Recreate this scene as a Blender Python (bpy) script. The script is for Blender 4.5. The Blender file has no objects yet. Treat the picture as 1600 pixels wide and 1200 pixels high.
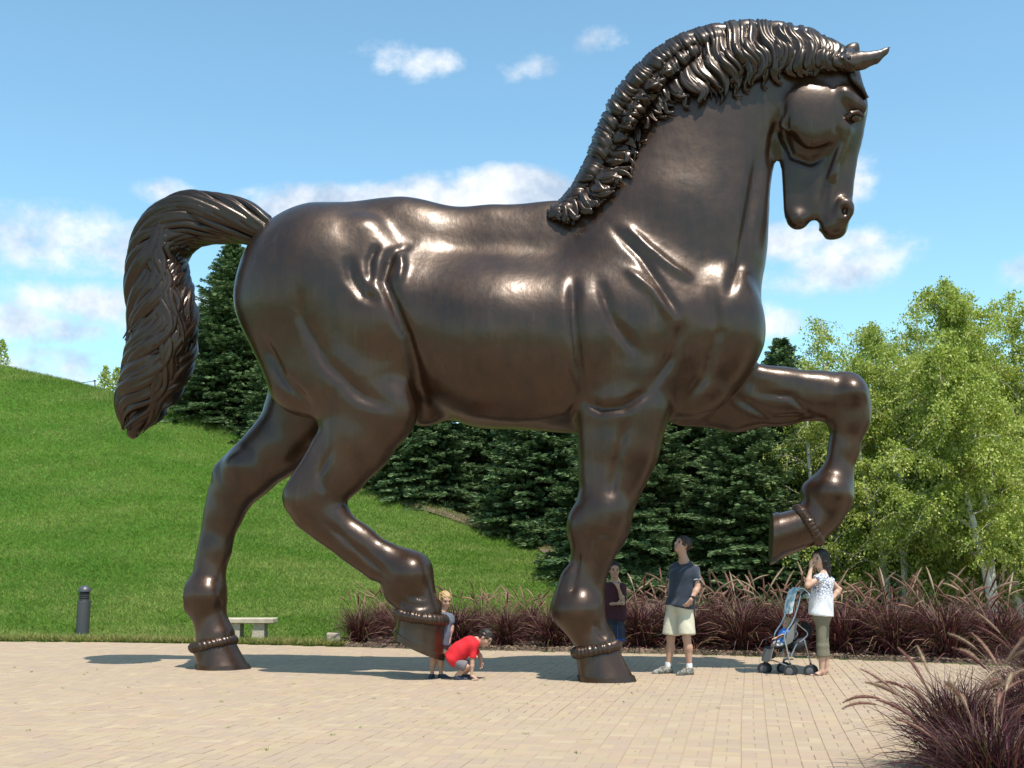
import bpy, math, random
import numpy as np
from mathutils import Vector, Matrix
from mathutils.bvhtree import BVHTree

random.seed(7)
rng = np.random.default_rng(7)
SC = bpy.context.scene
COL = SC.collection

# ---------------------------------------------------------------- camera, sky, sun, exposure
FPX = 1780.0            # focal length in pixels of a 1600 px wide frame
CAM_H = 1.45
PITCH = math.atan(280 / FPX)
cam_data = bpy.data.cameras.new('camera')
cam_data.sensor_width = 36.0
cam_data.lens = 36.0 * FPX / 1600.0
cam_data.clip_end = 3000
cam = bpy.data.objects.new('camera', cam_data)
cam.location = (0, 0, CAM_H)
cam.rotation_euler = (math.radians(90) + PITCH, 0, 0)
COL.objects.link(cam)
SC.camera = cam

SUN = Vector((0.19, -0.39, 1.0)).normalized()      # towards the sun
SUN_EL = math.asin(SUN.z)
SUN_AZ = math.atan2(SUN.x, SUN.y)                  # clockwise from +Y

world = bpy.data.worlds.new('World')
SC.world = world
world.use_nodes = True
wnt = world.node_tree
wnt.nodes.clear()

SC.view_settings.view_transform = 'Standard'
SC.view_settings.look = 'None'
SC.view_settings.exposure = 0.3
SC.view_settings.gamma = 1.0
SC.view_settings.use_curve_mapping = False

sun_d = bpy.data.lights.new('sun', 'SUN')
sun_d.energy = 4.8
sun_d.angle = math.radians(0.55)
sun_d.color = (1.0, 0.95, 0.86)
sun = bpy.data.objects.new('sun', sun_d)
sun.rotation_euler = (-SUN).to_track_quat('-Z', 'Y').to_euler()
sun.location = (10, -10, 30)
COL.objects.link(sun)


def ray(px, py):
    a = (px - 800) / FPX
    b = (600 - py) / FPX
    return (a, math.cos(PITCH) - b * math.sin(PITCH), math.sin(PITCH) + b * math.cos(PITCH))


def G(px, py, z=0.0):
    r = ray(px, py)
    t = (z - CAM_H) / r[2]
    return Vector((r[0] * t, r[1] * t, z))


def P(px, py, Y):
    r = ray(px, py)
    t = Y / r[1]
    return Vector((r[0] * t, Y, CAM_H + r[2] * t))


def GR(px, py):
    """where the ray through a photo position meets the modelled ground"""
    r = ray(px, py)
    t = 5.0
    while t < 80:
        p = (r[0] * t, r[1] * t, CAM_H + r[2] * t)
        if p[2] <= float(ground_z(np.array([p[0]]), np.array([p[1]]))[0]):
            break
        t += .02
    return Vector(p)


def project(co):
    """world points (n,3) -> photo pixels (n,2) and depth"""
    co = np.asarray(co, float)
    dy = co[:, 1]
    dz = co[:, 2] - CAM_H
    dep = dy * math.cos(PITCH) + dz * math.sin(PITCH)
    up = -dy * math.sin(PITCH) + dz * math.cos(PITCH)
    dep = np.where(np.abs(dep) < 1e-3, 1e-3, dep)
    return 800 + FPX * co[:, 0] / dep, 600 - FPX * up / dep, dep


# ---------------------------------------------------------------- node helpers
class NT:
    def __init__(self, nt):
        self.nt = nt

    def n(self, typ, **kw):
        nd = self.nt.nodes.new(typ)
        ins = kw.pop('ins', {})
        for k, v in kw.items():
            setattr(nd, k, v)
        for k, v in ins.items():
            if isinstance(v, bpy.types.NodeSocket):
                self.nt.links.new(v, nd.inputs[k])
            else:
                nd.inputs[k].default_value = v
        return nd

    def math(self, op, a, b=0.0, c=0.0, clamp=False):
        return self.n('ShaderNodeMath', operation=op, use_clamp=clamp, ins={0: a, 1: b, 2: c}).outputs[0]

    def dot(self, a, b):
        return self.n('ShaderNodeVectorMath', operation='DOT_PRODUCT', ins={0: a, 1: b}).outputs['Value']

    def mix(self, f, a, b, blend='MIX'):
        nd = self.n('ShaderNodeMix', data_type='RGBA', blend_type=blend)
        for i, v in ((0, f), (6, a), (7, b)):
            if isinstance(v, bpy.types.NodeSocket):
                self.nt.links.new(v, nd.inputs[i])
            else:
                nd.inputs[i].default_value = v if i == 0 else rgba(v)
        return nd.outputs[2]

    def ramp(self, f, stops):
        nd = self.n('ShaderNodeValToRGB', ins={0: f})
        cr = nd.color_ramp
        while len(cr.elements) < len(stops):
            cr.elements.new(0.5)
        for e, (p, c) in zip(cr.elements, stops):
            e.position = p
            e.color = rgba(c)
        return nd.outputs[0]

    def noise(self, vec, scale, detail=3.0, rough=0.55):
        nd = self.n('ShaderNodeTexNoise', ins={'Scale': scale, 'Detail': detail, 'Roughness': rough})
        if vec is not None:
            self.nt.links.new(vec, nd.inputs['Vector'])
        return nd.outputs[0]

    def maprange(self, v, a, b, c=0.0, d=1.0, smooth=False):
        nd = self.n('ShaderNodeMapRange', interpolation_type='SMOOTHSTEP' if smooth else 'LINEAR',
                    ins={0: v, 1: a, 2: b, 3: c, 4: d})
        return nd.outputs[0]


def rgba(c):
    if isinstance(c, (int, float)):
        return (c, c, c, 1)
    return tuple(c) + (1,) if len(c) == 3 else tuple(c)


# ---------------------------------------------------------------- world: Nishita sky with clouds
w = NT(wnt)
sky = w.n('ShaderNodeTexSky', sky_type='NISHITA', sun_disc=False, sun_elevation=SUN_EL,
          sun_rotation=SUN_AZ, altitude=200, air_density=1.0, dust_density=0.6, ozone_density=2.0)
tc = w.n('ShaderNodeTexCoord')
D = tc.outputs['Generated']
sep = w.n('ShaderNodeSeparateXYZ', ins={0: D})
flatD = w.n('ShaderNodeMapping', ins={0: D, 'Scale': (1.0, 1.0, 1.8)}).outputs[0]
nb = w.noise(flatD, 8.0, 8.0, 0.60)
# cloud groups: photo position, half width, half height (photo px), density
CLOUDS = [
    (640, 345, 260, 66, 1.9), (810, 318, 140, 62, 1.9), (480, 345, 110, 48, 1.6),
    (60, 375, 200, 52, 1.10), (190, 478, 190, 36, .90), (10, 500, 150, 30, .85), (110, 590, 280, 40, .75),
    (255, 300, 40, 20, .70),
    (810, 108, 62, 34, .85), (640, 98, 78, 30, .72), (925, 60, 45, 18, .45),
    (1335, 412, 110, 44, .92), (1235, 385, 65, 30, .80), (1315, 275, 52, 42, .85), (1590, 425, 34, 30, .80),
    (1210, 500, 40, 30, .70), (1250, 440, 70, 25, .45),
]
cover = None
for (cx, cy, hw, hh, den) in CLOUDS:
    d = Vector(ray(cx, cy)).normalized()
    right = Vector((d.y, -d.x, 0)).normalized()
    up = right.cross(d)
    sx = hw / FPX
    sy = hh / FPX
    a = w.math('MULTIPLY', w.dot(D, tuple(right)), 1 / sx)
    b = w.math('MULTIPLY', w.dot(D, tuple(up)), 1 / sy)
    r2 = w.math('ADD', w.math('MULTIPLY', a, a), w.math('MULTIPLY', b, b))
    front = w.math('GREATER_THAN', w.dot(D, tuple(d)), 0.5)
    m = w.math('MULTIPLY', w.math('MULTIPLY', w.math('SUBTRACT', 1.25, r2, clamp=False), den), front)
    m = w.math('MAXIMUM', m, -2.0)
    cover = m if cover is None else w.math('MAXIMUM', cover, m)
detail = w.math('SUBTRACT', nb, 0.5)
fine = w.math('SUBTRACT', w.noise(D, 34.0, 5.0, 0.6), 0.5)
dens = w.math('ADD', cover, w.math('MULTIPLY', detail, 4.4))
dens = w.math('ADD', dens, w.math('MULTIPLY', fine, 2.0))
dens = w.maprange(dens, 0.10, 1.55, 0, 1, True)
# broken clouds over the rest of the sky
viewd = Vector(ray(800, 600)).normalized()
zc = w.math('MAXIMUM', sep.outputs[2], 0.06)
plane = w.n('ShaderNodeCombineXYZ', ins={0: w.math('DIVIDE', sep.outputs[0], zc), 1: w.math('DIVIDE', sep.outputs[1], zc)})
gen = w.noise(plane.outputs[0], 0.9, 7.0, 0.6)
gen = w.maprange(gen, 0.53, 0.66, 0, 0.85, True)
outside = w.maprange(w.dot(D, tuple(viewd)), 0.86, 0.78, 0, 1)
above = w.maprange(sep.outputs[2], 0.0, 0.12, 0, 1)
gen = w.math('MULTIPLY', w.math('MULTIPLY', gen, outside), above)
dens = w.math('MAXIMUM', dens, gen)
ccol = w.ramp(w.noise(D, 16.0, 5.0, 0.6), [(0.38, (0.44, 0.54, 0.68)), (0.60, (0.88, 0.90, 0.93))])
ccol = w.mix(0.0, ccol, ccol)
SKY_STRENGTH = 0.15
skyc = w.mix(1.0, sky.outputs[0], (1.14, 1.42, 1.27), 'MULTIPLY')
skyb = w.n('ShaderNodeVectorMath', operation='SCALE', ins={0: skyc, 'Scale': SKY_STRENGTH})
cloudb = w.n('ShaderNodeVectorMath', operation='SCALE', ins={0: ccol, 'Scale': 1.0})
final = w.mix(w.math('MULTIPLY', dens, 0.93), skyb.outputs[0], cloudb.outputs[0])
bg = w.n('ShaderNodeBackground', ins={'Color': final, 'Strength': 1.0})
out = w.n('ShaderNodeOutputWorld', ins={'Surface': bg.outputs[0]})


# ---------------------------------------------------------------- materials
def material(name, col, rough=0.7, metal=0.0, stretch=None, spec=0.5, bump=None, var=None, coat=0.0, trans=0.0, sheen=0.0, island=None):
    """col base colour; var=(scale, other colour, lo, hi) noise mix; bump=(scale, strength, distance)"""
    m = bpy.data.materials.new(name)
    m.use_nodes = True
    nt = NT(m.node_tree)
    b = m.node_tree.nodes['Principled BSDF']
    tcn = nt.n('ShaderNodeTexCoord')
    vec = tcn.outputs['Object']
    c = rgba(col)
    if var:
        nv_ = nt.n('ShaderNodeMapping', ins={0: vec, 'Scale': stretch, 'Rotation': (0, 0, 0.35)}).outputs[0] if stretch else vec
        f = nt.maprange(nt.noise(nv_, var[0], 5.0, 0.6), var[2], var[3])
        c = nt.mix(f, col, var[1])
    if island:
        g = nt.n('ShaderNodeNewGeometry')
        oi = nt.n('ShaderNodeObjectInfo')
        rnd = nt.math('FRACT', nt.math('ADD', g.outputs['Random Per Island'], oi.outputs['Random']))
        rc = nt.ramp(rnd, island)
        c = rc if not var else nt.mix(0.5, c, rc)
    if isinstance(c, bpy.types.NodeSocket):
        m.node_tree.links.new(c, b.inputs['Base Color'])
    else:
        b.inputs['Base Color'].default_value = c
    b.inputs['Roughness'].default_value = rough
    b.inputs['Metallic'].default_value = metal
    b.inputs['Specular IOR Level'].default_value = spec
    if coat:
        b.inputs['Coat Weight'].default_value = coat
        b.inputs['Coat Roughness'].default_value = 0.2
    if sheen:
        b.inputs['Sheen Weight'].default_value = sheen
    if bump:
        h = nt.noise(vec, bump[0], 5.0, 0.6)
        bn = nt.n('ShaderNodeBump', ins={'Height': h, 'Strength': bump[1], 'Distance': bump[2]})
        m.node_tree.links.new(bn.outputs[0], b.inputs['Normal'])
    if trans:
        tr = nt.n('ShaderNodeBsdfTranslucent')
        if isinstance(c, bpy.types.NodeSocket):
            m.node_tree.links.new(c, tr.inputs[0])
        else:
            tr.inputs[0].default_value = c
        mx = nt.n('ShaderNodeMixShader', ins={0: trans, 1: b.outputs[0], 2: tr.outputs[0]})
        m.node_tree.links.new(mx.outputs[0], m.node_tree.nodes['Material Output'].inputs[0])
    return m


# ---------------------------------------------------------------- mesh helpers
def np_mesh(name, verts, tris=None, quads=None, mat=None, smooth=False, midx=None):
    me = bpy.data.meshes.new(name)
    verts = np.ascontiguousarray(verts, np.float32)
    nt_ = 0 if tris is None else len(tris)
    nq = 0 if quads is None else len(quads)
    loops = []
    if nt_:
        loops.append(np.asarray(tris, np.int32).ravel())
    if nq:
        loops.append(np.asarray(quads, np.int32).ravel())
    loops = np.concatenate(loops)
    starts = np.concatenate([np.arange(nt_) * 3, nt_ * 3 + np.arange(nq) * 4]).astype(np.int32)
    me.vertices.add(len(verts))
    me.vertices.foreach_set('co', verts.ravel())
    me.loops.add(len(loops))
    me.loops.foreach_set('vertex_index', loops)
    me.polygons.add(nt_ + nq)
    me.polygons.foreach_set('loop_start', starts)
    if midx is not None:
        me.polygons.foreach_set('material_index', np.asarray(midx, np.int32))
    me.polygons.foreach_set('use_smooth', np.full(nt_ + nq, smooth, bool))
    me.update(calc_edges=True)
    me.validate()
    if mat is not None:
        for m_ in (mat if isinstance(mat, (list, tuple)) else [mat]):
            me.materials.append(m_)
    return me


def link(name, me, parent=None, loc=None, rot=None, scale=None):
    o = bpy.data.objects.new(name, me)
    COL.objects.link(o)
    if parent is not None:
        o.parent = parent
    if loc is not None:
        o.location = loc
    if rot is not None:
        o.rotation_euler = rot
    if scale is not None:
        o.scale = scale
    return o


def tag(o, label=None, cat=None, group=None, kind=None):
    if label:
        o['label'] = label
    if cat:
        o['category'] = cat
    if group:
        o['group'] = group
    if kind:
        o['kind'] = kind
    return o


def thing(name, label, cat, loc=(0, 0, 0), rotz=0.0, group=None):
    o = bpy.data.objects.new(name, None)
    o.empty_display_size = 0.2
    COL.objects.link(o)
    o.location = loc
    o.rotation_euler = (0, 0, rotz)
    return tag(o, label, cat, group)


class MB:
    """collects simple solids into one mesh"""
    def __init__(self):
        self.v = []
        self.f = []

    def add(self, vs, fs):
        n = len(self.v)
        self.v += [tuple(p) for p in vs]
        self.f += [tuple(i + n for i in f) for f in fs]

    def box(self, c, s, rot=None, bevel=0.0, taper=1.0):
        hx, hy, hz = s[0] / 2, s[1] / 2, s[2] / 2
        R = rot if rot is not None else Matrix.Identity(3)
        c = Vector(c)
        if bevel <= 0:
            pts = [Vector((x * hx * (taper if z > 0 else 1), y * hy * (taper if z > 0 else 1), z * hz)) for z in (-1, 1) for y in (-1, 1) for x in (-1, 1)]
            self.add([c + R @ p for p in pts], [(0, 2, 3, 1), (4, 5, 7, 6), (0, 1, 5, 4), (2, 6, 7, 3), (0, 4, 6, 2), (1, 3, 7, 5)])
            return
        b = bevel
        rings = []
        for z, ins in ((-hz, b), (-hz + b, 0), (hz - b, 0), (hz, b)):
            x, y = hx - ins, hy - ins
            ring = []
            for sx, sy in ((1, 1), (-1, 1), (-1, -1), (1, -1)):
                k = b * 0.7
                if sx * sy > 0:
                    ring += [(sx * x, sy * (y - k)), (sx * (x - k), sy * y)]
                else:
                    ring += [(sx * (x - k), sy * y), (sx * x, sy * (y - k))]
            rings.append([c + R @ Vector((p[0], p[1], z)) for p in ring])
        self.rings(rings)

    def rings(self, rings, close=True):
        n = len(rings[0])
        vs = [p for r in rings for p in r]
        fs = []
        for i in range(len(rings) - 1):
            for j in range(n):
                k = (j + 1) % n
                fs.append((i * n + j, i * n + k, (i + 1) * n + k, (i + 1) * n + j))
        if close:
            fs.append(tuple(reversed(range(n))))
            fs.append(tuple((len(rings) - 1) * n + j for j in range(n)))
        self.add(vs, fs)

    def tube(self, pts, rad, n=8, close=True, flat=1.0):
        pts = [Vector(p) for p in pts]
        if not isinstance(rad, (list, tuple)):
            rad = [rad] * len(pts)
        rings = []
        ref = None
        for i, p in enumerate(pts):
            t = (pts[min(i + 1, len(pts) - 1)] - pts[max(i - 1, 0)])
            if t.length < 1e-9:
                t = Vector((0, 0, 1))
            t.normalize()
            if ref is None:
                ref = t.orthogonal().normalized()
            ref = (ref - t * ref.dot(t))
            if ref.length < 1e-6:
                ref = t.orthogonal()
            ref.normalize()
            bi = t.cross(ref)
            rings.append([p + (ref * math.cos(2 * math.pi * j / n) + bi * math.sin(2 * math.pi * j / n) * flat) * rad[i] for j in range(n)])
        self.rings(rings, close)

    def lathe(self, prof, n=20, c=(0, 0, 0), axis=None):
        c = Vector(c)
        R = Matrix.Identity(3) if axis is None else Vector((0, 0, 1)).rotation_difference(Vector(axis)).to_matrix()
        self.rings([[c + R @ Vector((r * math.cos(2 * math.pi * j / n), r * math.sin(2 * math.pi * j / n), z)) for j in range(n)] for r, z in prof])

    def ell(self, c, r, n=12, m=8, rot=None):
        c = Vector(c)
        R = rot if rot is not None else Matrix.Identity(3)
        rings = []
        for i in range(m + 1):
            a = -math.pi / 2 + math.pi * (0.02 + 0.96 * i / m)
            rings.append([c + R @ Vector((r[0] * math.cos(a) * math.cos(2 * math.pi * j / n), r[1] * math.cos(a) * math.sin(2 * math.pi * j / n), r[2] * math.sin(a))) for j in range(n)])
        self.rings(rings)

    def build(self, name, mat, parent=None, smooth=True, loc=None):
        me = bpy.data.meshes.new(name)
        me.from_pydata(self.v, [], self.f)
        me.update()
        if smooth:
            me.polygons.foreach_set('use_smooth', [True] * len(me.polygons))
            if not getattr(self, 'soft', False) and hasattr(me, 'set_sharp_from_angle'):
                me.set_sharp_from_angle(angle=math.radians(40))
        for m_ in (mat if isinstance(mat, (list, tuple)) else [mat]):
            me.materials.append(m_)
        return link(name, me, parent, loc)


# ---------------------------------------------------------------- distance-field modelling (for the statue and the figures)
class SDF:
    def __init__(self, lo, hi, h):
        self.h = h
        self.lo = np.array(lo, float)
        n = np.ceil((np.array(hi) - self.lo) / h).astype(int) + 1
        self.n = n
        self.F = np.full(n, 1.0, np.float32)
        self.ax = [(self.lo[i] + np.arange(n[i]) * h).astype(np.float32) for i in range(3)]

    def _win(self, lo, hi):
        a = np.clip(np.floor((np.array(lo) - self.lo) / self.h).astype(int), 0, self.n)
        b = np.clip(np.ceil((np.array(hi) - self.lo) / self.h).astype(int) + 1, 0, self.n)
        sl = tuple(slice(a[i], b[i]) for i in range(3))
        X = self.ax[0][sl[0]][:, None, None]
        Y = self.ax[1][sl[1]][None, :, None]
        Z = self.ax[2][sl[2]][None, None, :]
        return sl, X, Y, Z

    def comb(self, sl, d, k, sub=False):
        f = self.F[sl]
        if sub:
            d = -d
            hh = np.maximum(k - np.abs(f - d), 0) / k
            self.F[sl] = np.maximum(f, d) + hh * hh * k * 0.25
        else:
            hh = np.maximum(k - np.abs(f - d), 0) / k
            self.F[sl] = np.minimum(f, d) - hh * hh * k * 0.25

    def cap(self, A, B, ra, rb, k=0.05, s=1.0, sub=False, sx=1.0):
        """tapered capsule; s scales the y (lateral) radius"""
        A = np.array(A, float)
        B = np.array(B, float)
        m = max(ra, rb) + k * 1.2 + 2 * self.h
        my = max(ra, rb) * s + k * 1.2 + 2 * self.h
        lo = np.minimum(A, B) - [m, my, m]
        hi = np.maximum(A, B) + [m, my, m]
        sl, X, Y, Z = self._win(lo, hi)
        if any(q.stop <= q.start for q in sl):
            return
        AB = B - A
        L = float(AB @ AB)
        if L < 1e-12:
            t = np.float32(0)
        else:
            t = np.clip(((X - A[0]) * AB[0] + (Y - A[1]) * AB[1] + (Z - A[2]) * AB[2]) / L, 0, 1)
        dx = X - (A[0] + t * AB[0])
        dy = (Y - (A[1] + t * AB[1])) / s
        dz = Z - (A[2] + t * AB[2])
        r = ra + (rb - ra) * t
        d = np.sqrt(dx * dx + dy * dy + dz * dz) - r
        if s < 1:
            d = d * (0.5 + 0.5 * s)
        self.comb(sl, d.astype(np.float32), k, sub)

    def ellip(self, c, r, k=0.05, R=None, sub=False):
        m = max(r) + k * 1.2 + 2 * self.h
        c = np.array(c, float)
        sl, X, Y, Z = self._win(c - m, c + m)
        if any(q.stop <= q.start for q in sl):
            return
        dx, dy, dz = X - c[0], Y - c[1], Z - c[2]
        if R is not None:
            q = [R[i][0] * dx + R[i][1] * dy + R[i][2] * dz for i in range(3)]   # R rows: local axes
        else:
            q = [dx + 0 * dy + 0 * dz, dy + 0 * dx + 0 * dz, dz + 0 * dx + 0 * dy]
        k0 = np.sqrt((q[0] / r[0]) ** 2 + (q[1] / r[1]) ** 2 + (q[2] / r[2]) ** 2)
        k1 = np.sqrt((q[0] / r[0] ** 2) ** 2 + (q[1] / r[1] ** 2) ** 2 + (q[2] / r[2] ** 2) ** 2) + 1e-9
        d = k0 * (k0 - 1) / k1
        self.comb(sl, d.astype(np.float32), k, sub)

    def chain(self, pts, k=0.05, s=1.0, sub=False):
        """pts: (x, y, z, r) or with its own lateral scale"""
        for a, b in zip(pts[:-1], pts[1:]):
            sa = a[4] if len(a) > 4 else s
            sb = b[4] if len(b) > 4 else s
            self.cap(a[:3], b[:3], a[3], b[3], k, (sa + sb) / 2, sub)

    def cut(self, p, nrm):
        """remove everything on the side the normal points to"""
        nrm = np.array(nrm, float)
        nrm /= np.linalg.norm(nrm)
        X = self.ax[0][:, None, None]
        Y = self.ax[1][None, :, None]
        Z = self.ax[2][None, None, :]
        d = (X - p[0]) * nrm[0] + (Y - p[1]) * nrm[1] + (Z - p[2]) * nrm[2]
        self.F = np.maximum(self.F, d.astype(np.float32))

    def surface(self, smooth=2):
        F = self.F
        S = F < 0
        nx, ny, nz = S.shape
        cnt = np.zeros((nx - 1, ny - 1, nz - 1), np.int8)
        for i in (0, 1):
            for j in (0, 1):
                for k in (0, 1):
                    cnt += S[i:nx - 1 + i, j:ny - 1 + j, k:nz - 1 + k]
        act = (cnt > 0) & (cnt < 8)
        idx = np.argwhere(act)
        ids = np.full(act.shape, -1, np.int32)
        ids[act] = np.arange(len(idx), dtype=np.int32)
        cs = [(i, j, k) for i in (0, 1) for j in (0, 1) for k in (0, 1)]
        cv = {c: F[idx[:, 0] + c[0], idx[:, 1] + c[1], idx[:, 2] + c[2]] for c in cs}
        acc = np.zeros((len(idx), 3))
        n = np.zeros(len(idx))
        for c in cs:
            for ax in range(3):
                if c[ax]:
                    continue
                d = list(c)
                d[ax] = 1
                d = tuple(d)
                a, b = cv[c], cv[d]
                m = (a < 0) != (b < 0)
                t = a[m] / (a[m] - b[m])
                p = np.tile(np.array(c, float), (m.sum(), 1))
                p[:, ax] += t
                acc[m] += p
                n[m] += 1
        V = self.lo + (idx + acc / n[:, None]) * self.h
        quads = []
        for ax in range(3):
            sl0 = [slice(None)] * 3
            sl1 = [slice(None)] * 3
            sl0[ax] = slice(0, -1)
            sl1[ax] = slice(1, None)
            A, B = S[tuple(sl0)], S[tuple(sl1)]
            ch = A != B
            o1, o2 = [a for a in range(3) if a != ax]
            e = np.argwhere(ch)
            ok = (e[:, o1] > 0) & (e[:, o2] > 0) & (e[:, o1] < self.n[o1] - 1) & (e[:, o2] < self.n[o2] - 1)
            e = e[ok]
            inside = A[e[:, 0], e[:, 1], e[:, 2]]

            def gid(da, db):
                q = e.copy()
                q[:, o1] -= da
                q[:, o2] -= db
                return ids[q[:, 0], q[:, 1], q[:, 2]]
            q = np.stack([gid(1, 1), gid(0, 1), gid(0, 0), gid(1, 0)], 1)
            flip = inside if ax != 1 else ~inside
            q[~flip] = q[~flip][:, ::-1]
            quads.append(q)
        Q = np.concatenate(quads)
        for _ in range(smooth):
            V = lap(V, Q, 0.5)
        return V, Q

    def mesh(self, name, mat, smooth=2):
        V, Q = self.surface(smooth)
        return np_mesh(name, V, None, Q, mat, True)


def lap(V, Q, f):
    n = len(V)
    a = Q.ravel()
    b = np.roll(Q, -1, 1).ravel()
    i = np.concatenate([a, b])
    j = np.concatenate([b, a])
    cnt = np.bincount(i, minlength=n)
    out = np.empty_like(V)
    for c in range(3):
        out[:, c] = np.bincount(i, weights=V[j, c], minlength=n) / np.maximum(cnt, 1)
    return V * (1 - f) + out * f


def vnormals(V, Q):
    a = V[Q[:, 2]] - V[Q[:, 0]]
    b = V[Q[:, 3]] - V[Q[:, 1]]
    n = np.cross(a, b)
    N = np.zeros_like(V)
    for c in range(3):
        N[:, c] = sum(np.bincount(Q[:, k], weights=n[:, c], minlength=len(V)) for k in range(4))
    return N / (np.linalg.norm(N, axis=1, keepdims=True) + 1e-12)


def smoothstep(a, b, x):
    t = np.clip((x - a) / (b - a), 0, 1)
    return t * t * (3 - 2 * t)


def vnoise(x, y, seed=0, cell=1.0):
    """smooth value noise on a plane"""
    r = np.random.default_rng(seed)
    T = r.random((256, 256))
    x = np.asarray(x) / cell
    y = np.asarray(y) / cell
    xi, yi = np.floor(x).astype(int), np.floor(y).astype(int)
    fx, fy = x - xi, y - yi
    fx, fy = fx * fx * (3 - 2 * fx), fy * fy * (3 - 2 * fy)
    g = lambda i, j: T[(xi + i) % 256, (yi + j) % 256]
    return (g(0, 0) * (1 - fx) + g(1, 0) * fx) * (1 - fy) + (g(0, 1) * (1 - fx) + g(1, 1) * fx) * fy


def cr(pts, t):
    """Catmull-Rom through a list of tuples, t 0..1"""
    n = len(pts) - 1
    f = min(max(t, 0), 1) * n
    i = min(int(f), n - 1)
    u = f - i
    p = [np.array(pts[min(max(i + k, 0), n)], float) for k in (-1, 0, 1, 2)]
    return 0.5 * (2 * p[1] + (p[2] - p[0]) * u + (2 * p[0] - 5 * p[1] + 4 * p[2] - p[3]) * u * u + (3 * p[1] - p[0] - 3 * p[2] + p[3]) * u ** 3)


# ================================================================ THE SETTING
# back edge of the paved plaza
EDGE_PX = [(-4000, 1004), (-900, 1004), (-400, 1003), (0, 1004), (200, 1006), (380, 1009), (520, 1012), (700, 1017), (900, 1021), (1100, 1025), (1200, 1028), (1350, 1034), (1500, 1040), (1700, 1047), (2200, 1062), (2700, 1075)]
EDGE = [G(*p) for p in EDGE_PX]
EX = np.array([p.x for p in EDGE])
EY = np.array([p.y for p in EDGE])


def edge_y(x):
    return np.interp(x, EX, EY)


# crest of the grassy bank: photo x, photo y, distance
CREST_PX = [(-2600, 560, 60), (-1400, 470, 52), (-700, 420, 46), (-300, 490, 41), (0, 572, 38), (110, 597, 37), (200, 622, 36), (330, 668, 35), (450, 715, 34), (560, 768, 33), (700, 802, 31), (800, 832, 30), (890, 864, 28.5), (960, 872, 27.5), (1100, 876, 26.5), (1700, 878, 26.5), (2600, 878, 27)]
CR = [P(*p) for p in CREST_PX]
CX = np.array([p.x for p in CR])
CY = np.array([p.y for p in CR])
CZ = np.array([p.z for p in CR])


def crest(x):
    return np.interp(x, CX, CY), np.interp(x, CX, CZ)


def ground_z(x, y):
    x = np.asarray(x, float)
    y = np.asarray(y, float)
    cy, cz = crest(x)
    toe = edge_y(x) + 1.0
    t = np.clip((y - toe) / (cy - toe), 0, 1)
    lift = 1 - 0.85 * smoothstep(1.5, 8, x)
    prof = t ** 1.25
    # rounded crest
    prof = np.where(t > 0.85, prof - (t - 0.85) ** 2 * 1.2, prof)
    z = cz * prof / (1 - 0.15 ** 2 * 1.2)
    z = z * lift
    back = np.clip(y - cy, 0, 200)
    z = z - back * 0.05 * (cz > 1.2)
    und = (vnoise(x, y, 3, 3.2) - 0.5) * 0.22 * np.clip((y - toe) / 3, 0, 1) * (t < 1)
    return z + und * lift + 0.02


SOIL = material('soil', (0.085, 0.06, 0.04), 0.95, bump=(14, 0.8, 0.03), var=(5, (0.16, 0.11, 0.075), 0.35, 0.65))


def lawn_material():
    m = bpy.data.materials.new('lawn')
    m.use_nodes = True
    nt = NT(m.node_tree)
    b = m.node_tree.nodes['Principled BSDF']
    t = nt.n('ShaderNodeTexCoord').outputs['Object']
    stre = nt.n('ShaderNodeMapping', ins={0: t, 'Scale': (0.55, 1.0, 1.6), 'Rotation': (0, 0, 0.5)}).outputs[0]
    big = nt.noise(stre, 0.42, 6, 0.68)
    fine = nt.noise(t, 34, 4, 0.75)
    c = nt.ramp(big, [(0.30, (0.045, 0.135, 0.012)), (0.5, (0.080, 0.190, 0.016)), (0.72, (0.150, 0.235, 0.035))])
    c = nt.mix(nt.maprange(fine, 0.3, 0.7, 0, 0.55), c, (0.035, 0.10, 0.010))
    m.node_tree.links.new(c, b.inputs['Base Color'])
    b.inputs['Roughness'].default_value = 0.85
    b.inputs['Specular IOR Level'].default_value = 0.15
    h = nt.noise(t, 45, 3, 0.8)
    bn = nt.n('ShaderNodeBump', ins={'Height': h, 'Strength': 0.9, 'Distance': 0.05})
    m.node_tree.links.new(bn.outputs[0], b.inputs['Normal'])
    return m


LAWN = lawn_material()


def grid_mesh(name, xs, v_of, nv, mat):
    """v_of(x array, t) -> y ; rows from front to back"""
    rows = []
    for j in range(nv):
        t = j / (nv - 1)
        y = v_of(xs, t)
        rows.append(np.stack([xs, y, ground_z(xs, y)], 1))
    V = np.concatenate(rows)
    n = len(xs)
    a = np.arange(n - 1)
    Q = np.concatenate([np.stack([a + j * n, a + 1 + j * n, a + 1 + (j + 1) * n, a + (j + 1) * n], 1) for j in range(nv - 1)])
    return np_mesh(name, V, None, Q, mat, True)


# base ground to the horizon
mb = MB()
mb.add([(-1500, -1500, -0.12), (1500, -1500, -0.12), (1500, 1500, -0.12), (-1500, 1500, -0.12)], [(0, 1, 2, 3)])
tag(mb.build('ground', LAWN, None, False), kind='structure')
xs = np.concatenate([np.linspace(-110, -61, 25), np.linspace(-60, -20, 60), np.linspace(-19.9, 12, 320), np.linspace(12.1, 60, 70)])
hill = link('grass_bank', grid_mesh('grass_bank', xs, lambda x, t: edge_y(x) - 0.12 + (crest(x)[0] + 14.1 - edge_y(x)) * t, 90, LAWN))
tag(hill, kind='structure')
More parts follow.
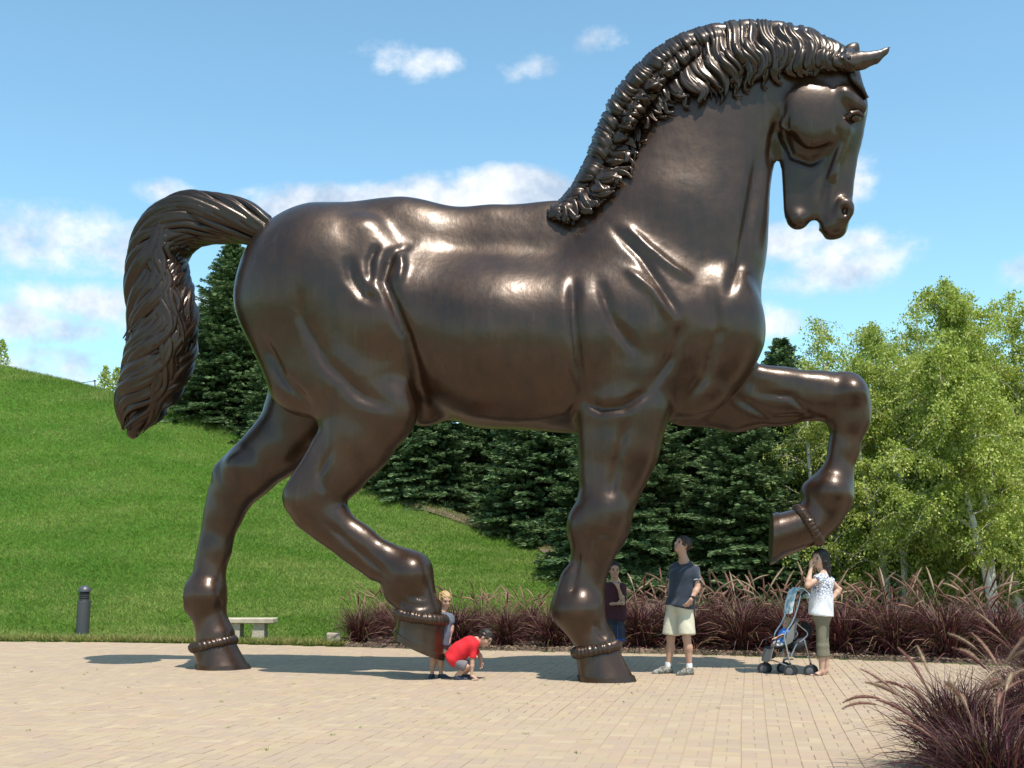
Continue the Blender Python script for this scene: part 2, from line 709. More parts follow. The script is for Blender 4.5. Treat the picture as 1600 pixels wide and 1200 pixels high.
# strip of mulch along the crest under the spruces and the planting bed
ms = np.linspace(-3.0, 22, 200)
me = grid_mesh('mulch_strip', ms, lambda x, t: crest(x)[0] - 0.75 - np.clip((x - 0.6) * 2.5, 0, 5.5) + t * (9.0 + np.clip((x - 0.6) * 2.5, 0, 5.5)), 36, SOIL)
o = link('mulch_strip', me, None, (0, 0, 0.05))
tag(o, kind='structure')
ms = np.linspace(-2.95, 30, 220)
me = grid_mesh('planting_bed', ms, lambda x, t: edge_y(x) - 0.03 + t * np.clip((x + 2.95) * 4 + 1.2, 0, 3.4 + np.clip(x - 3, 0, 10) * 1.2), 20, SOIL)
for v_ in me.vertices[:len(ms)]:
    v_.co.z -= 0.09
o = link('planting_bed', me, None, (0, 0, 0.045))
tag(o, kind='structure')

# loose wood chips on the mulch
CHIP = material('wood_chip', (0.25, 0.17, 0.11), 0.9, island=[(0, (0.10, 0.065, 0.04)), (0.6, (0.24, 0.16, 0.10)), (1, (0.42, 0.33, 0.24))])


def scatter_tris(name, pts, size, mat, flat=0.3, up=None):
    n = len(pts)
    a = rng.random(n) * 2 * math.pi
    s = size * (0.5 + rng.random(n))
    d1 = np.stack([np.cos(a) * s, np.sin(a) * s, (rng.random(n) - .5) * s * flat * 2], 1)
    d2 = np.stack([-np.sin(a) * s * .5, np.cos(a) * s * .5, (rng.random(n) - .3) * s * flat * 2], 1)
    V = np.stack([pts - d1, pts + d1, pts + d2], 1).reshape(-1, 3)
    T = np.arange(n * 3).reshape(-1, 3)
    return np_mesh(name, V, T, None, mat)


n = 9000
cx = rng.uniform(-3.0, 9, n)
cy = edge_y(cx) + rng.random(n) ** 1.5 * 2.2 - 0.06
cz = ground_z(cx, cy) + 0.065
cx2 = rng.uniform(-3, 6, 7000)
cy2 = crest(cx2)[0] - 0.75 + rng.random(7000) * 2.0
cz2 = ground_z(cx2, cy2) + 0.07
pts = np.concatenate([np.stack([cx, cy, cz], 1), np.stack([cx2, cy2, cz2], 1)])
tag(link('wood_chips', scatter_tris('wood_chips', pts, 0.028, CHIP)), 'brown wood chips strewn over the planting bed and under the spruces', 'mulch', kind='stuff')

# mown grass blades on the bank
TURF = material('grass_blade', (0.1, 0.2, 0.02), 0.75, spec=0.2, trans=0.25,
                var=(0.9, (0.33, 0.35, 0.11), 0.40, 0.62), stretch=(.55, 1.3, 1.3),
                island=[(0, (0.115, 0.195, 0.028)), (0.6, (0.155, 0.245, 0.040)), (0.9, (0.20, 0.28, 0.055)), (1, (0.26, 0.29, 0.09))])
N = 560000
gx = rng.uniform(-21, 6, N)
gt = rng.random(N) ** 1.15
gy = edge_y(gx) + 0.0 + gt * (crest(gx)[0] + 0.6 - edge_y(gx))
px_, py_, dd = project(np.stack([gx, gy, ground_z(gx, gy)], 1))
keep = (px_ > -60) & (px_ < 960)
keep &= ~((gx > -2.95) & (gy < edge_y(gx) + 3.0))
gx, gy = gx[keep], gy[keep]
N = len(gx)
gz = ground_z(gx, gy)
a = rng.random(N) * 2 * math.pi
hgt = (0.03 + rng.random(N) * 0.045) * np.where(gy > crest(gx)[0] - 0.8, 1.7, 1.0)
wd = 0.0075
lean = 0.05
b0 = np.stack([gx - np.cos(a) * wd, gy - np.sin(a) * wd, gz], 1)
b1 = np.stack([gx + np.cos(a) * wd, gy + np.sin(a) * wd, gz], 1)
tp = np.stack([gx + rng.normal(0, lean, N), gy + rng.normal(0, lean, N), gz + hgt], 1)
V = np.stack([b0, b1, tp], 1).reshape(-1, 3)
tag(link('lawn_grass', np_mesh('lawn_grass', V, np.arange(3 * N).reshape(-1, 3), None, TURF)), 'short mown green grass covering the sloping bank', 'grass', kind='stuff')

# taller dry fringe along the plaza edge
N = 16000
gx = rng.uniform(-12.5, -2.9, N)
gy = edge_y(gx) + 0.02 + rng.random(N) ** 2 * 0.7
gz = ground_z(gx, gy)
a = rng.random(N) * 2 * math.pi
wd = 0.012
b0 = np.stack([gx - np.cos(a) * wd, gy - np.sin(a) * wd, gz], 1)
b1 = np.stack([gx + np.cos(a) * wd, gy + np.sin(a) * wd, gz], 1)
tp = np.stack([gx + rng.normal(0, .06, N), gy + rng.normal(0, .06, N), gz + 0.05 + rng.random(N) * 0.10], 1)
V = np.stack([b0, b1, tp], 1).reshape(-1, 3)
DRY = material('dry_grass', (0.22, 0.24, 0.06), 0.8, spec=0.2, trans=0.2, island=[(0, (0.13, 0.20, 0.03)), (0.6, (0.26, 0.26, 0.08)), (1, (0.38, 0.31, 0.14))])
tag(link('dry_grass', np_mesh('dry_grass', V, np.arange(3 * N).reshape(-1, 3), None, DRY)), 'yellowed grass fringe along the back edge of the paving', 'grass', kind='stuff')

# ---------------------------------------------------------------- paved plaza
JOINT = material('joint_sand', (0.37, 0.275, 0.19), 0.95, bump=(60, 0.4, 0.005))
ys_f = -14.0
V = []
for x in np.linspace(-40, 40, 161):
    V += [(x, ys_f, 0.017), (x, float(edge_y(x)) + 0.05, 0.017)]
Q = [(2 * i, 2 * i + 2, 2 * i + 3, 2 * i + 1) for i in range(160)]
plaza = tag(link('plaza', np_mesh('plaza', V, None, Q, JOINT)), kind='structure')


def paver_material():
    m = bpy.data.materials.new('paver')
    m.use_nodes = True
    nt = NT(m.node_tree)
    b = m.node_tree.nodes['Principled BSDF']
    geo = nt.n('ShaderNodeNewGeometry')
    pos = geo.outputs['Position']
    oi = nt.n('ShaderNodeObjectInfo')
    rnd = nt.math('FRACT', nt.math('ADD', geo.outputs['Random Per Island'], oi.outputs['Random']))
    c = nt.ramp(rnd, [(0.0, (0.35, 0.258, 0.168)), (0.3, (0.41, 0.308, 0.192)), (0.55, (0.390, 0.268, 0.190)), (0.8, (0.350, 0.254, 0.192)), (1.0, (0.45, 0.345, 0.220))])
    big = nt.noise(pos, 1.1, 4, 0.6)
    c = nt.mix(nt.maprange(big, 0.35, 0.65, 0, 0.35), c, (0.38, 0.295, 0.23))
    fine = nt.noise(pos, 90, 4, 0.7)
    c = nt.mix(nt.maprange(fine, 0.3, 0.7, 0, 0.40), c, (0.33, 0.26, 0.175))
    c = nt.mix(nt.maprange(nt.noise(pos, 0.45, 5, 0.7), 0.45, 0.70, 0, 0.35), c, (0.30, 0.245, 0.18))
    spot = nt.maprange(nt.noise(pos, 5.0, 6, 0.7), 0.62, 0.72, 0, 0.5)
    c = nt.mix(spot, c, (0.27, 0.215, 0.155))
    m.node_tree.links.new(c, b.inputs['Base Color'])
    b.inputs['Roughness'].default_value = 0.88
    b.inputs['Specular IOR Level'].default_value = 0.3
    bn = nt.n('ShaderNodeBump', ins={'Height': fine, 'Strength': 0.35, 'Distance': 0.004})
    m.node_tree.links.new(bn.outputs[0], b.inputs['Normal'])
    return m


PAVER = paver_material()
VP = math.atan((1165 - 800) / 1780)
ud = np.array([math.cos(VP), -math.sin(VP)])     # across
vd = np.array([math.sin(VP), math.cos(VP)])      # away
PB = 0.216
pav = []                                          # cx, cy, turned, jitter z
for i in range(-75, 75):
    for j in range(-8, 125):
        turned = (i + j) % 2
        for k in (-0.25, 0.25):
            uu = i * PB + (k * PB if not turned else 0)
            vv = j * PB + (k * PB if turned else 0)
            p = ud * uu + vd * vv
            pav.append((p[0], p[1], turned))
pav = np.array(pav)
# slight waviness of the courses
pav[:, 0] += (vnoise(pav[:, 0], pav[:, 1], 11, 1.7) - .5) * 0.03
pav[:, 1] += (vnoise(pav[:, 0], pav[:, 1], 12, 1.7) - .5) * 0.03
px_, py_, dep = project(np.stack([pav[:, 0], pav[:, 1], np.zeros(len(pav))], 1))
keep = (pav[:, 1] > 6.3) & (pav[:, 1] < edge_y(pav[:, 0]) - 0.06) & (px_ > -250) & (px_ < 1850)
pav = pav[keep]
px_, py_, dep = px_[keep], py_[keep], dep[keep]
vis = (px_ > 8) & (px_ < 1330) & (py_ < 1193)
order = np.argsort(np.where(vis, dep, 1e9))
single = np.zeros(len(pav), bool)
single[order[:300]] = True
ch = 0.006


def paver_block(L, W):
    """bevelled top block, 5 faces up and sides; origin at ground level"""
    z0, z1, z2 = -0.002, 0.020, 0.024
    pts = []
    for (x, y, z) in [(L, W, z0), (L, W, z1), (L - ch, W - ch, z2)]:
        pts += [(-x / 2, -y / 2, z), (x / 2, -y / 2, z), (x / 2, y / 2, z), (-x / 2, y / 2, z)]
    q = []
    for r in (0, 4):
        for k in range(4):
            q.append((r + k, r + (k + 1) % 4, r + 4 + (k + 1) % 4, r + 4 + k))
    q.append((8, 9, 10, 11))
    return np.array(pts), np.array(q)


BL, BW = PB - 0.007, PB / 2 - 0.007
bp, bq = paver_block(BW, BL)                     # long side away
ang = -VP
ang_each = np.where(pav[:, 2] > 0.5, ang + math.pi / 2, ang) + rng.normal(0, 0.008, len(pav))
zj = rng.normal(0, 0.0012, len(pav)) + (vnoise(pav[:, 0], pav[:, 1], 5, 1.3) - .5) * 0.006
pme = np_mesh('paver', bp, None, bq, PAVER)
for idx in np.nonzero(single)[0]:
    link('paver', pme, plaza, (pav[idx, 0], pav[idx, 1], zj[idx]), (rng.normal(0, .004), rng.normal(0, .004), ang_each[idx]))
rest = np.nonzero(~single)[0]
c, s = np.cos(ang_each[rest]), np.sin(ang_each[rest])
Vx = pav[rest, 0][:, None] + bp[None, :, 0] * c[:, None] - bp[None, :, 1] * s[:, None]
Vy = pav[rest, 1][:, None] + bp[None, :, 0] * s[:, None] + bp[None, :, 1] * c[:, None]
Vz = zj[rest][:, None] + bp[None, :, 2]
V = np.stack([Vx, Vy, Vz], 2).reshape(-1, 3)
Q = (bq[None] + (np.arange(len(rest)) * len(bp))[:, None, None]).reshape(-1, 4)
tag(link('paving', np_mesh('paving', V, None, Q, PAVER), plaza), kind='stuff')

# tiny weeds and moss tufts in the joints
n = 60
wx = rng.uniform(-7, 5, n).repeat(14) + rng.normal(0, .012, n * 14)
wy = rng.uniform(8.6, 18, n).repeat(14) + rng.normal(0, .012, n * 14)
a = rng.random(n * 14) * 6.28
b0 = np.stack([wx - np.cos(a) * .003, wy - np.sin(a) * .003, np.full(n * 14, .018)], 1)
b1 = np.stack([wx + np.cos(a) * .003, wy + np.sin(a) * .003, np.full(n * 14, .018)], 1)
tp = np.stack([wx + rng.normal(0, .012, n * 14), wy + rng.normal(0, .012, n * 14), .03 + rng.random(n * 14) * .022], 1)
tag(link('joint_weeds', np_mesh('joint_weeds', np.stack([b0, b1, tp], 1).reshape(-1, 3), np.arange(42 * n).reshape(-1, 3), None, TURF)), 'tiny weeds sprouting from the paving joints', 'weeds', kind='stuff')

# fallen leaves and crumbs
n = 170
lx = rng.uniform(-8, 6, n)
ly = rng.uniform(8.6, 18, n)
pts = np.stack([lx, ly, np.full(n, 0.032)], 1)
LEAFD = material('dry_leaf', (0.12, 0.09, 0.05), 0.9, island=[(0, (0.05, 0.04, 0.03)), (0.6, (0.10, 0.13, 0.04)), (1, (0.30, 0.24, 0.16))])
tag(link('fallen_leaves', scatter_tris('fallen_leaves', pts, 0.016, LEAFD, 0.3)), 'tiny fallen leaves and crumbs scattered on the paving', 'leaves', kind='stuff')
# small bed at the right front, under the two near grass clumps
mb = MB()
BEDC = [(2.75, 6.4), (2.8, 7.9), (3.0, 8.8), (3.7, 9.9), (4.8, 11.2), (6.5, 12.2), (9.5, 12), (9.5, 6)]
mb.add([(x, y, 0.035) for x, y in BEDC] + [(x, y, -0.01) for x, y in BEDC], [tuple(reversed(range(8)))] + [(k, (k + 1) % 8, 8 + (k + 1) % 8, 8 + k) for k in range(8)])
tag(mb.build('front_planting_bed', SOIL, None, False), kind='structure')


# ================================================================ TREES
NEEDLE = material('spruce_needle', (0.06, 0.11, 0.045), 0.6, spec=0.3, trans=0.15, var=(0.8, (0.12, 0.19, 0.085), 0.38, 0.62),
                  island=[(0, (0.050, 0.085, 0.026)), (0.5, (0.120, 0.190, 0.062)), (0.85, (0.20, 0.28, 0.10)), (1, (0.28, 0.36, 0.15))])
BARK = material('spruce_bark', (0.09, 0.065, 0.05), 0.9, bump=(20, 0.7, 0.02))


def spruce_meshes(name, H, R, seed, nb, dens=1.0, zlo=0.02):
    r = np.random.default_rng(seed)
    A, B, Wd = [], [], []                  # segments carrying needles: start, end, width
    for i in range(nb):
        u = (i + r.random()) / nb
        z = H * (zlo + (0.985 - zlo) * u ** 1.12)
        f = 1 - z / H
        L = R * (f ** 0.80) * r.uniform(0.72, 1.12) + 0.08
        az = i * 2.39996 + r.normal(0, 0.25)
        rise = 0.35 * (1 - f) * 1.6 - 0.12 * f
        n = max(4, int(L / 0.13))
        d = np.array([math.cos(az), math.sin(az)])
        prev = None
        for k in range(n + 1):
            t = k / n
            s = L * t
            zz = z + rise * s - 0.10 * s * s * f + 0.11 * L * max(0, t - .6) ** 2 * 3
            p = np.array([d[0] * s, d[1] * s, zz])
            p[:2] += np.array([-d[1], d[0]]) * 0.05 * math.sin(k * 1.3 + i)
            if prev is not None:
                A.append(prev)
                B.append(p)
                Wd.append(0.06)
                # side shoots
                if t > 0.12:
                    for sd in (-1, 1):
                        if r.random() > 0.97 * dens:
                            continue
                        sl = L * 0.38 * (1 - t * 0.75) * r.uniform(.6, 1.15) + 0.05
                        ang = r.uniform(.65, 1.05) * sd
                        e = np.array([d[0] * math.cos(ang) - d[1] * math.sin(ang), d[0] * math.sin(ang) + d[1] * math.cos(ang)])
                        m = max(1, int(sl / 0.16))
                        q0 = p
                        for mm in range(m):
                            q1 = q0 + np.array([e[0], e[1], r.uniform(-.55, .02) * 0.6 + (0.12 if mm == m - 1 else 0)]) * (sl / m)
                            A.append(q0)
                            B.append(q1)
                            Wd.append(0.055)
                            if sl > 0.35 and r.random() < .75:
                                e2 = r.normal(0, 1, 3) * [1, 1, .45]
                                e2 = e2 / np.linalg.norm(e2)
                                A.append(q1)
                                B.append(q1 + e2 * r.uniform(.09, .17))
                                Wd.append(.05)
                            q0 = q1
            prev = p
    A, B, Wd = np.array(A), np.array(B), np.array(Wd)
    D_ = B - A
    Ln = np.linalg.norm(D_, axis=1, keepdims=True) + 1e-9
    D_ = D_ / Ln
    VS = []
    # each twig: three tapering blades round its axis, each with a serrated outer tip
    for q in range(3):
        rv = r.normal(0, 1, A.shape)
        sdv = np.cross(D_, rv)
        sdv /= np.linalg.norm(sdv, axis=1, keepdims=True) + 1e-9
        w_ = Wd[:, None] * r.uniform(.8, 1.5, (len(A), 1))
        st = A + D_ * Ln * r.uniform(-.15, .25, (len(A), 1))
        mid = st + D_ * Ln * 0.55
        VS.append(np.stack([st, mid + sdv * w_, B + D_ * 0.045 + sdv * w_ * .4], 1))
        VS.append(np.stack([st, B + D_ * 0.045 - sdv * w_ * .3, mid - sdv * w_], 1))
    V = np.concatenate(VS).reshape(-1, 3)
    crown = np_mesh('foliage', V, np.arange(len(V)).reshape(-1, 3), None, NEEDLE)
    mb = MB()
    mb.tube([(0, 0, -0.5), (0, 0, H * .3), (0.03, 0, H * .7), (0, 0, H)], [H * .017, H * .013, H * .006, .012], 8)
    for i in range(0, nb, 4):
        u = i / nb
        z = H * (zlo + (0.985 - zlo) * u ** 1.12)
        L = R * (1 - z / H) ** .8 * .8
        az = i * 2.39996
        mb.tube([(0, 0, z), (math.cos(az) * L, math.sin(az) * L, z + L * .02)], [.03 * (1 - z / H) + .008, .006], 5)
    me = bpy.data.meshes.new('trunk')
    me.from_pydata(mb.v, [], mb.f)
    me.materials.append(BARK)
    return crown, me


SPR = [spruce_meshes('s%d' % i, H, R, 40 + i, nb) for i, (H, R, nb) in enumerate([(9.0, 2.6, 480), (8.0, 2.7, 440), (7.0, 2.3, 380)])]


def spruce(px, dist, top_py, var, label, rz, wide=1.0, sink=0.0, name='spruce_tree'):
    base = P(px, 860, dist)
    z0 = float(ground_z(np.array([base.x]), np.array([dist]))[0]) - sink
    top = P(px, top_py, dist).z
    H0 = (9.0, 8.0, 7.0)[var]
    s = (top - z0) / H0
    t = thing(name, label, 'tree', (base.x, dist, z0), rz, 'spruce trees behind the horse')
    t.scale = (s * wide, s * wide, s)
    link('foliage', SPR[var][0], t)
    link('trunk', SPR[var][1], t)
    return t


spruce(347, 36.5, 378, 0, 'tall dark green spruce on the bank crest, seen between the tail and the rump', 0.3, 1.3)
spruce(290, 39.5, 480, 2, 'lower spruce on the bank directly behind the tail tuft', 1.0, 1.15)
spruce(398, 37.5, 430, 1, 'spruce on the crest mostly hidden behind the rump, right of the tall tail spruce', 2.7, 1.1)
spruce(440, 34.5, 455, 1, 'bluish green spruce on the crest just behind the far hind leg', 2.0, 0.95)
spruce(560, 36.0, 420, 0, 'spruce hidden mostly by the haunch, left end of the dark row under the belly', 3.1, 1.0)
spruce(665, 32.8, 505, 1, 'spruce under the middle of the belly, shading the mulch', 4.0, 1.05)
spruce(765, 34.5, 470, 0, 'deep shaded spruce set back behind the belly line', 5.2, 0.9)
spruce(850, 30.5, 520, 2, 'spruce just left of the planted foreleg, low boughs over the lawn edge', 0.9, 1.1)
spruce(985, 25.6, 500, 1, 'broad sunlit spruce directly right of the planted foreleg', 2.6, 1.05)
spruce(1090, 26.8, 500, 0, 'tall spruce behind the head of the man in the navy shirt', 1.7, 0.95)
spruce(1160, 24.6, 600, 2, 'shorter dense spruce behind the raised hoof', 4.4, 1.15)
spruce(1232, 27.5, 528, 1, 'spruce with its spire showing above the raised forearm', 5.5, 0.9)
spruce(1330, 26.0, 600, 2, 'dark spruce behind the raised knee, half hidden by birch leaves', 0.2, 1.0)
spruce(1450, 33.0, 560, 0, 'dark spruce standing deep behind the middle birches', 2.2, 1.0)
spruce(1570, 33.0, 570, 1, 'dark spruce behind the rightmost birch at the picture edge', 3.3, 1.0)
spruce(1700, 31.0, 560, 1, 'spruce beyond the right edge of the view behind the birches', 1.3, 1.0)

LEAF = material('birch_leaf', (0.12, 0.19, 0.03), 0.45, spec=0.45, trans=0.42,
                island=[(0, (0.18, 0.26, 0.030)), (0.45, (0.35, 0.43, 0.060)), (0.85, (0.50, 0.55, 0.12)), (1, (0.62, 0.64, 0.22))])
BIRCHBARK = material('birch_bark', (0.62, 0.58, 0.50), 0.7, bump=(18, .5, .01), var=(7, (0.10, 0.085, 0.07), 0.60, 0.66))
TWIG = material('birch_twig', (0.46, 0.41, 0.33), 0.8)


def birch(px, base_py, dist, top_py, label, seed, stems, spread=1.6, nleaf=24000, lean=0.0, leafsize=0.028, low=.06, thick=.075):
    r = np.random.default_rng(seed)
    b = P(px, base_py, dist)
    z0 = float(ground_z(np.array([b.x]), np.array([dist]))[0]) - .03
    top = P(px, top_py, dist).z
    H = top - z0
    t = thing('birch_tree', label, 'tree', (b.x, dist, z0), 0, 'birch trees at the right')
    tw = MB()
    twigs = []                            # (points) of fine drooping twigs
    for s in range(stems):
        az = s * 6.28 / max(stems, 1) + r.random()
        out = 0.10 * H * ((0.9 if s else .35) if stems > 1 else 0.15)
        hh = H * r.uniform(.74, .97) if s else H
        pts = []
        x0 = np.array([math.cos(az) * .12 * (stems > 1), math.sin(az) * .12 * (stems > 1)])
        for k in range(9):
            f = k / 8
            pts.append((x0[0] + math.cos(az) * out * f ** .8 + lean * f + .10 * math.sin(f * 5 + s), x0[1] + math.sin(az) * out * f ** .8 + .10 * math.cos(f * 4 + s), hh * f * .93))
        mb = MB()
        mb.tube(pts, [thick * (1 - k / 8) ** .8 + .008 for k in range(9)], 9)
        mb.build('trunk', BIRCHBARK, t)
        # slender upright shoots with sparse leaves above the dense part
        for i in range(int(10 * spread)):
            f = r.uniform(.50, .97)
            q = np.array(cr(pts, f))
            a = r.random() * 6.28
            L = r.uniform(.6, 1.5) * (1.25 - f) * 1.5
            hd_ = np.array([math.cos(a), math.sin(a), 0]) * L * r.uniform(.25, .7)
            sp_ = [q + hd_ * (k / 5) + np.array([0, 0, L * (k / 5) - .10 * L * (k / 5) ** 2]) for k in range(6)]
            tw.tube(sp_, [.011, .010, .008, .007, .005, .003], 4)
            for rep in range(2):
                twigs.append(sp_)
            for k in range(5):
                g = r.uniform(.3, 1)
                b_ = np.array(cr(sp_, g))
                e_ = r.normal(0, 1, 3) * [1, 1, .3]
                e_ = e_ / np.linalg.norm(e_) * r.uniform(.12, .32)
                twigs.append([b_ + e_ * (m / 5) + np.array([0, 0, -.12 * (m / 5) ** 2]) for m in range(6)])
        nl = int(24 * hh / 6)
        for i in range(nl):
            f = low + (.98 - low) * (i + r.random()) / nl
            base = np.array(cr(pts, f))
            a = i * 2.4 + r.normal(0, .4) + az
            L = spread * 1.15 * (1.12 - f) ** .7 * r.uniform(.45, 1.2)
            el = r.uniform(.55, 1.15)
            lp = []
            for k in range(6):
                g = k / 5
                lp.append(base + np.array([math.cos(a + .25 * g), math.sin(a + .25 * g), 0]) * L * g * math.cos(el) * 1.2 + np.array([0, 0, L * (math.sin(el) * g - .25 * g * g)]) + r.normal(0, .02, 3))
            tw.tube(lp, [.022 * (1.1 - f) + .006] + [.016 * (1.1 - f) * (1 - .16 * k) + .004 for k in range(1, 6)], 5)
            ntw = int(9 + 8 * L)
            for k in range(ntw):
                g = r.uniform(.15, 1.0)
                q = np.array(cr(lp, g))
                dirn = r.normal(0, 1, 3)
                dirn[2] = dirn[2] * .35 + .05
                dirn += np.array([math.cos(a), math.sin(a), .1]) * .8
                dirn /= np.linalg.norm(dirn)
                tl = r.uniform(.35, 1.0) * (.6 + .5 * (1.1 - f))
                tp = [q]
                for m in range(1, 6):
                    h_ = m / 5
                    tp.append(q + dirn * tl * h_ + np.array([0, 0, -.55 * tl * h_ * h_]))
                twigs.append(tp)
                if k % 3 == 0:
                    tw.tube(tp, [.005, .004, .004, .003, .003, .002], 3)
    tw.build('branches', TWIG, t)
    TW = np.array(twigs)                  # (n,6,3)
    n = len(TW)
    k = int(nleaf * 1.9)
    ti = r.integers(0, n, k)
    f = r.random(k) ** .9 * 4.999
    i0 = f.astype(int)
    u = (f - i0)[:, None]
    pos = TW[ti, i0] * (1 - u) + TW[ti, i0 + 1] * u + r.normal(0, .05, (k, 3))
    # hanging leaf: rhombus, point mostly down
    ax = r.normal(0, .55, (k, 3)) + [0, 0, -0.8]
    ax /= np.linalg.norm(ax, axis=1, keepdims=True)
    sd = np.cross(ax, r.normal(0, 1, (k, 3)))
    sd /= np.linalg.norm(sd, axis=1, keepdims=True)
    nn = np.cross(ax, sd)
    sz = leafsize * r.uniform(.6, 1.25, (k, 1))
    V = np.stack([pos, pos + ax * sz * .75 + sd * sz * .72 + nn * sz * .15, pos + ax * sz * 2.0, pos + ax * sz * .75 - sd * sz * .72 + nn * sz * .15], 1).reshape(-1, 3)
    link('crown', np_mesh('crown', V, None, np.arange(4 * k).reshape(-1, 4), LEAF), t)
    return t


birch(1300, 960, 25.0, 462, 'thin young birch with sparse top, left end of the birch group behind the raised foreleg', 101, 4, 1.1, 20000)
birch(1400, 960, 23.5, 520, 'low bushy birch just right of the raised foreleg', 102, 3, 1.4, 30000)
birch(1440, 960, 25.5, 440, 'airy birch whose top stands against the low cloud', 103, 4, 1.3, 34000)
birch(1552, 955, 21.4, 408, 'tallest birch, with a leaning white trunk showing at its foot', 104, 2, 1.7, 42000, -.55, low=.20, thick=.075)
birch(1500, 950, 23.8, 600, 'dense low birch in front of the tallest one', 107, 3, 1.3, 26000)
birch(1600, 960, 22.5, 430, 'birch cut by the right picture edge', 105, 4, 1.4, 36000)
birch(1700, 960, 24.5, 440, 'birch standing outside the right edge of the view', 106, 2, 1.7, 8000)

# tiny saplings on the far crest by the wire fence
def sapling(px, py, dist, h, label, seed):
    b = P(px, py, dist)
    t = thing('sapling', label, 'shrub', (b.x, b.y, b.z), 0, 'little shrubs on the bank crest')
    r = np.random.default_rng(seed)
    mb = MB()
    for i in range(5):
        a = r.random() * 6.28
        mb.tube([(0, 0, -.6), (math.cos(a) * h * .15, math.sin(a) * h * .15, h * .5), (math.cos(a) * h * .25, math.sin(a) * h * .25, h * r.uniform(.7, 1))], [.012, .009, .004], 4)
    mb.build('stem', TWIG, t)
    k = 420
    z = r.random(k)
    a = r.random(k) * 6.28
    rr = h * .36 * np.sqrt(r.random(k)) * (1.15 - z)
    pos = np.stack([np.cos(a) * rr, np.sin(a) * rr, z * h], 1)
    ax = r.normal(0, 1, (k, 3))
    ax /= np.linalg.norm(ax, axis=1, keepdims=True)
    sd = np.cross(ax, r.normal(0, 1, (k, 3)))
    sd /= np.linalg.norm(sd, axis=1, keepdims=True)
    V = np.stack([pos, pos + ax * .04 + sd * .03, pos + ax * .1, pos + ax * .04 - sd * .03], 1).reshape(-1, 3)
    link('leaves', np_mesh('leaves', V, None, np.arange(4 * k).reshape(-1, 4), LEAF), t)


sapling(163, 610, 39.5, .85, 'small conical shrub just right of the leaning fence post', 1)
sapling(181, 614, 39.5, .9, 'small pale shrub touching the tail tuft on the crest', 2)
sapling(1, 570, 40, .9, 'wispy shrub tip at the left picture edge on the crest', 3)

# wire fence on the crest
MET = material('dark_metal', (0.035, 0.035, 0.04), 0.5, 0.6)
fp = P(150, 606, 39.2)
t = thing('wire_fence', 'short leaning dark fence post with a wire running left over the bank crest', 'fence', fp)
mb = MB()
top = P(148, 595, 39.2) - fp
mb.tube([(0.03, 0, -.5), top], [.022, .02], 8)
mb.ell(top, (.055, .03, .03))
mb.build('fence_post', MET, t)
mb = MB()
a = top
bq_ = P(92, 598, 38.6) - fp
mb.tube([a.lerp(bq_, k / 8) - Vector((0, 0, .05 * math.sin(math.pi * k / 8))) for k in range(9)], .011, 5)
mb.build('wire', MET, t)


# ================================================================ PURPLE FOUNTAIN GRASS
BLADE = material('purple_blade', (0.06, 0.02, 0.03), 0.5, spec=0.4, trans=0.15,
                 island=[(0, (0.040, 0.011, 0.014)), (0.45, (0.095, 0.024, 0.030)), (0.74, (0.16, 0.050, 0.050)), (0.88, (0.10, 0.10, 0.028)), (1, (0.28, 0.15, 0.10))])
BLADE_NEAR = material('purple_blade_near', (0.05, 0.02, 0.03), 0.55, spec=0.3, trans=0.2,
                      island=[(0, (0.028, 0.009, 0.013)), (0.5, (0.070, 0.020, 0.027)), (0.78, (0.13, 0.038, 0.042)), (0.90, (0.085, 0.085, 0.025)), (1, (0.24, 0.13, 0.085))])
PLUME = material('plume', (0.40, 0.26, 0.20), 0.8, spec=0.2, trans=0.3,
                 island=[(0, (0.19, 0.10, 0.075)), (0.5, (0.36, 0.235, 0.16)), (1, (0.52, 0.40, 0.27))])
PLUMEP = material('plume_pink', (0.36, 0.17, 0.16), 0.8, spec=0.2, trans=0.3,
                  island=[(0, (0.17, 0.065, 0.058)), (0.5, (0.30, 0.145, 0.115)), (1, (0.44, 0.27, 0.19))])


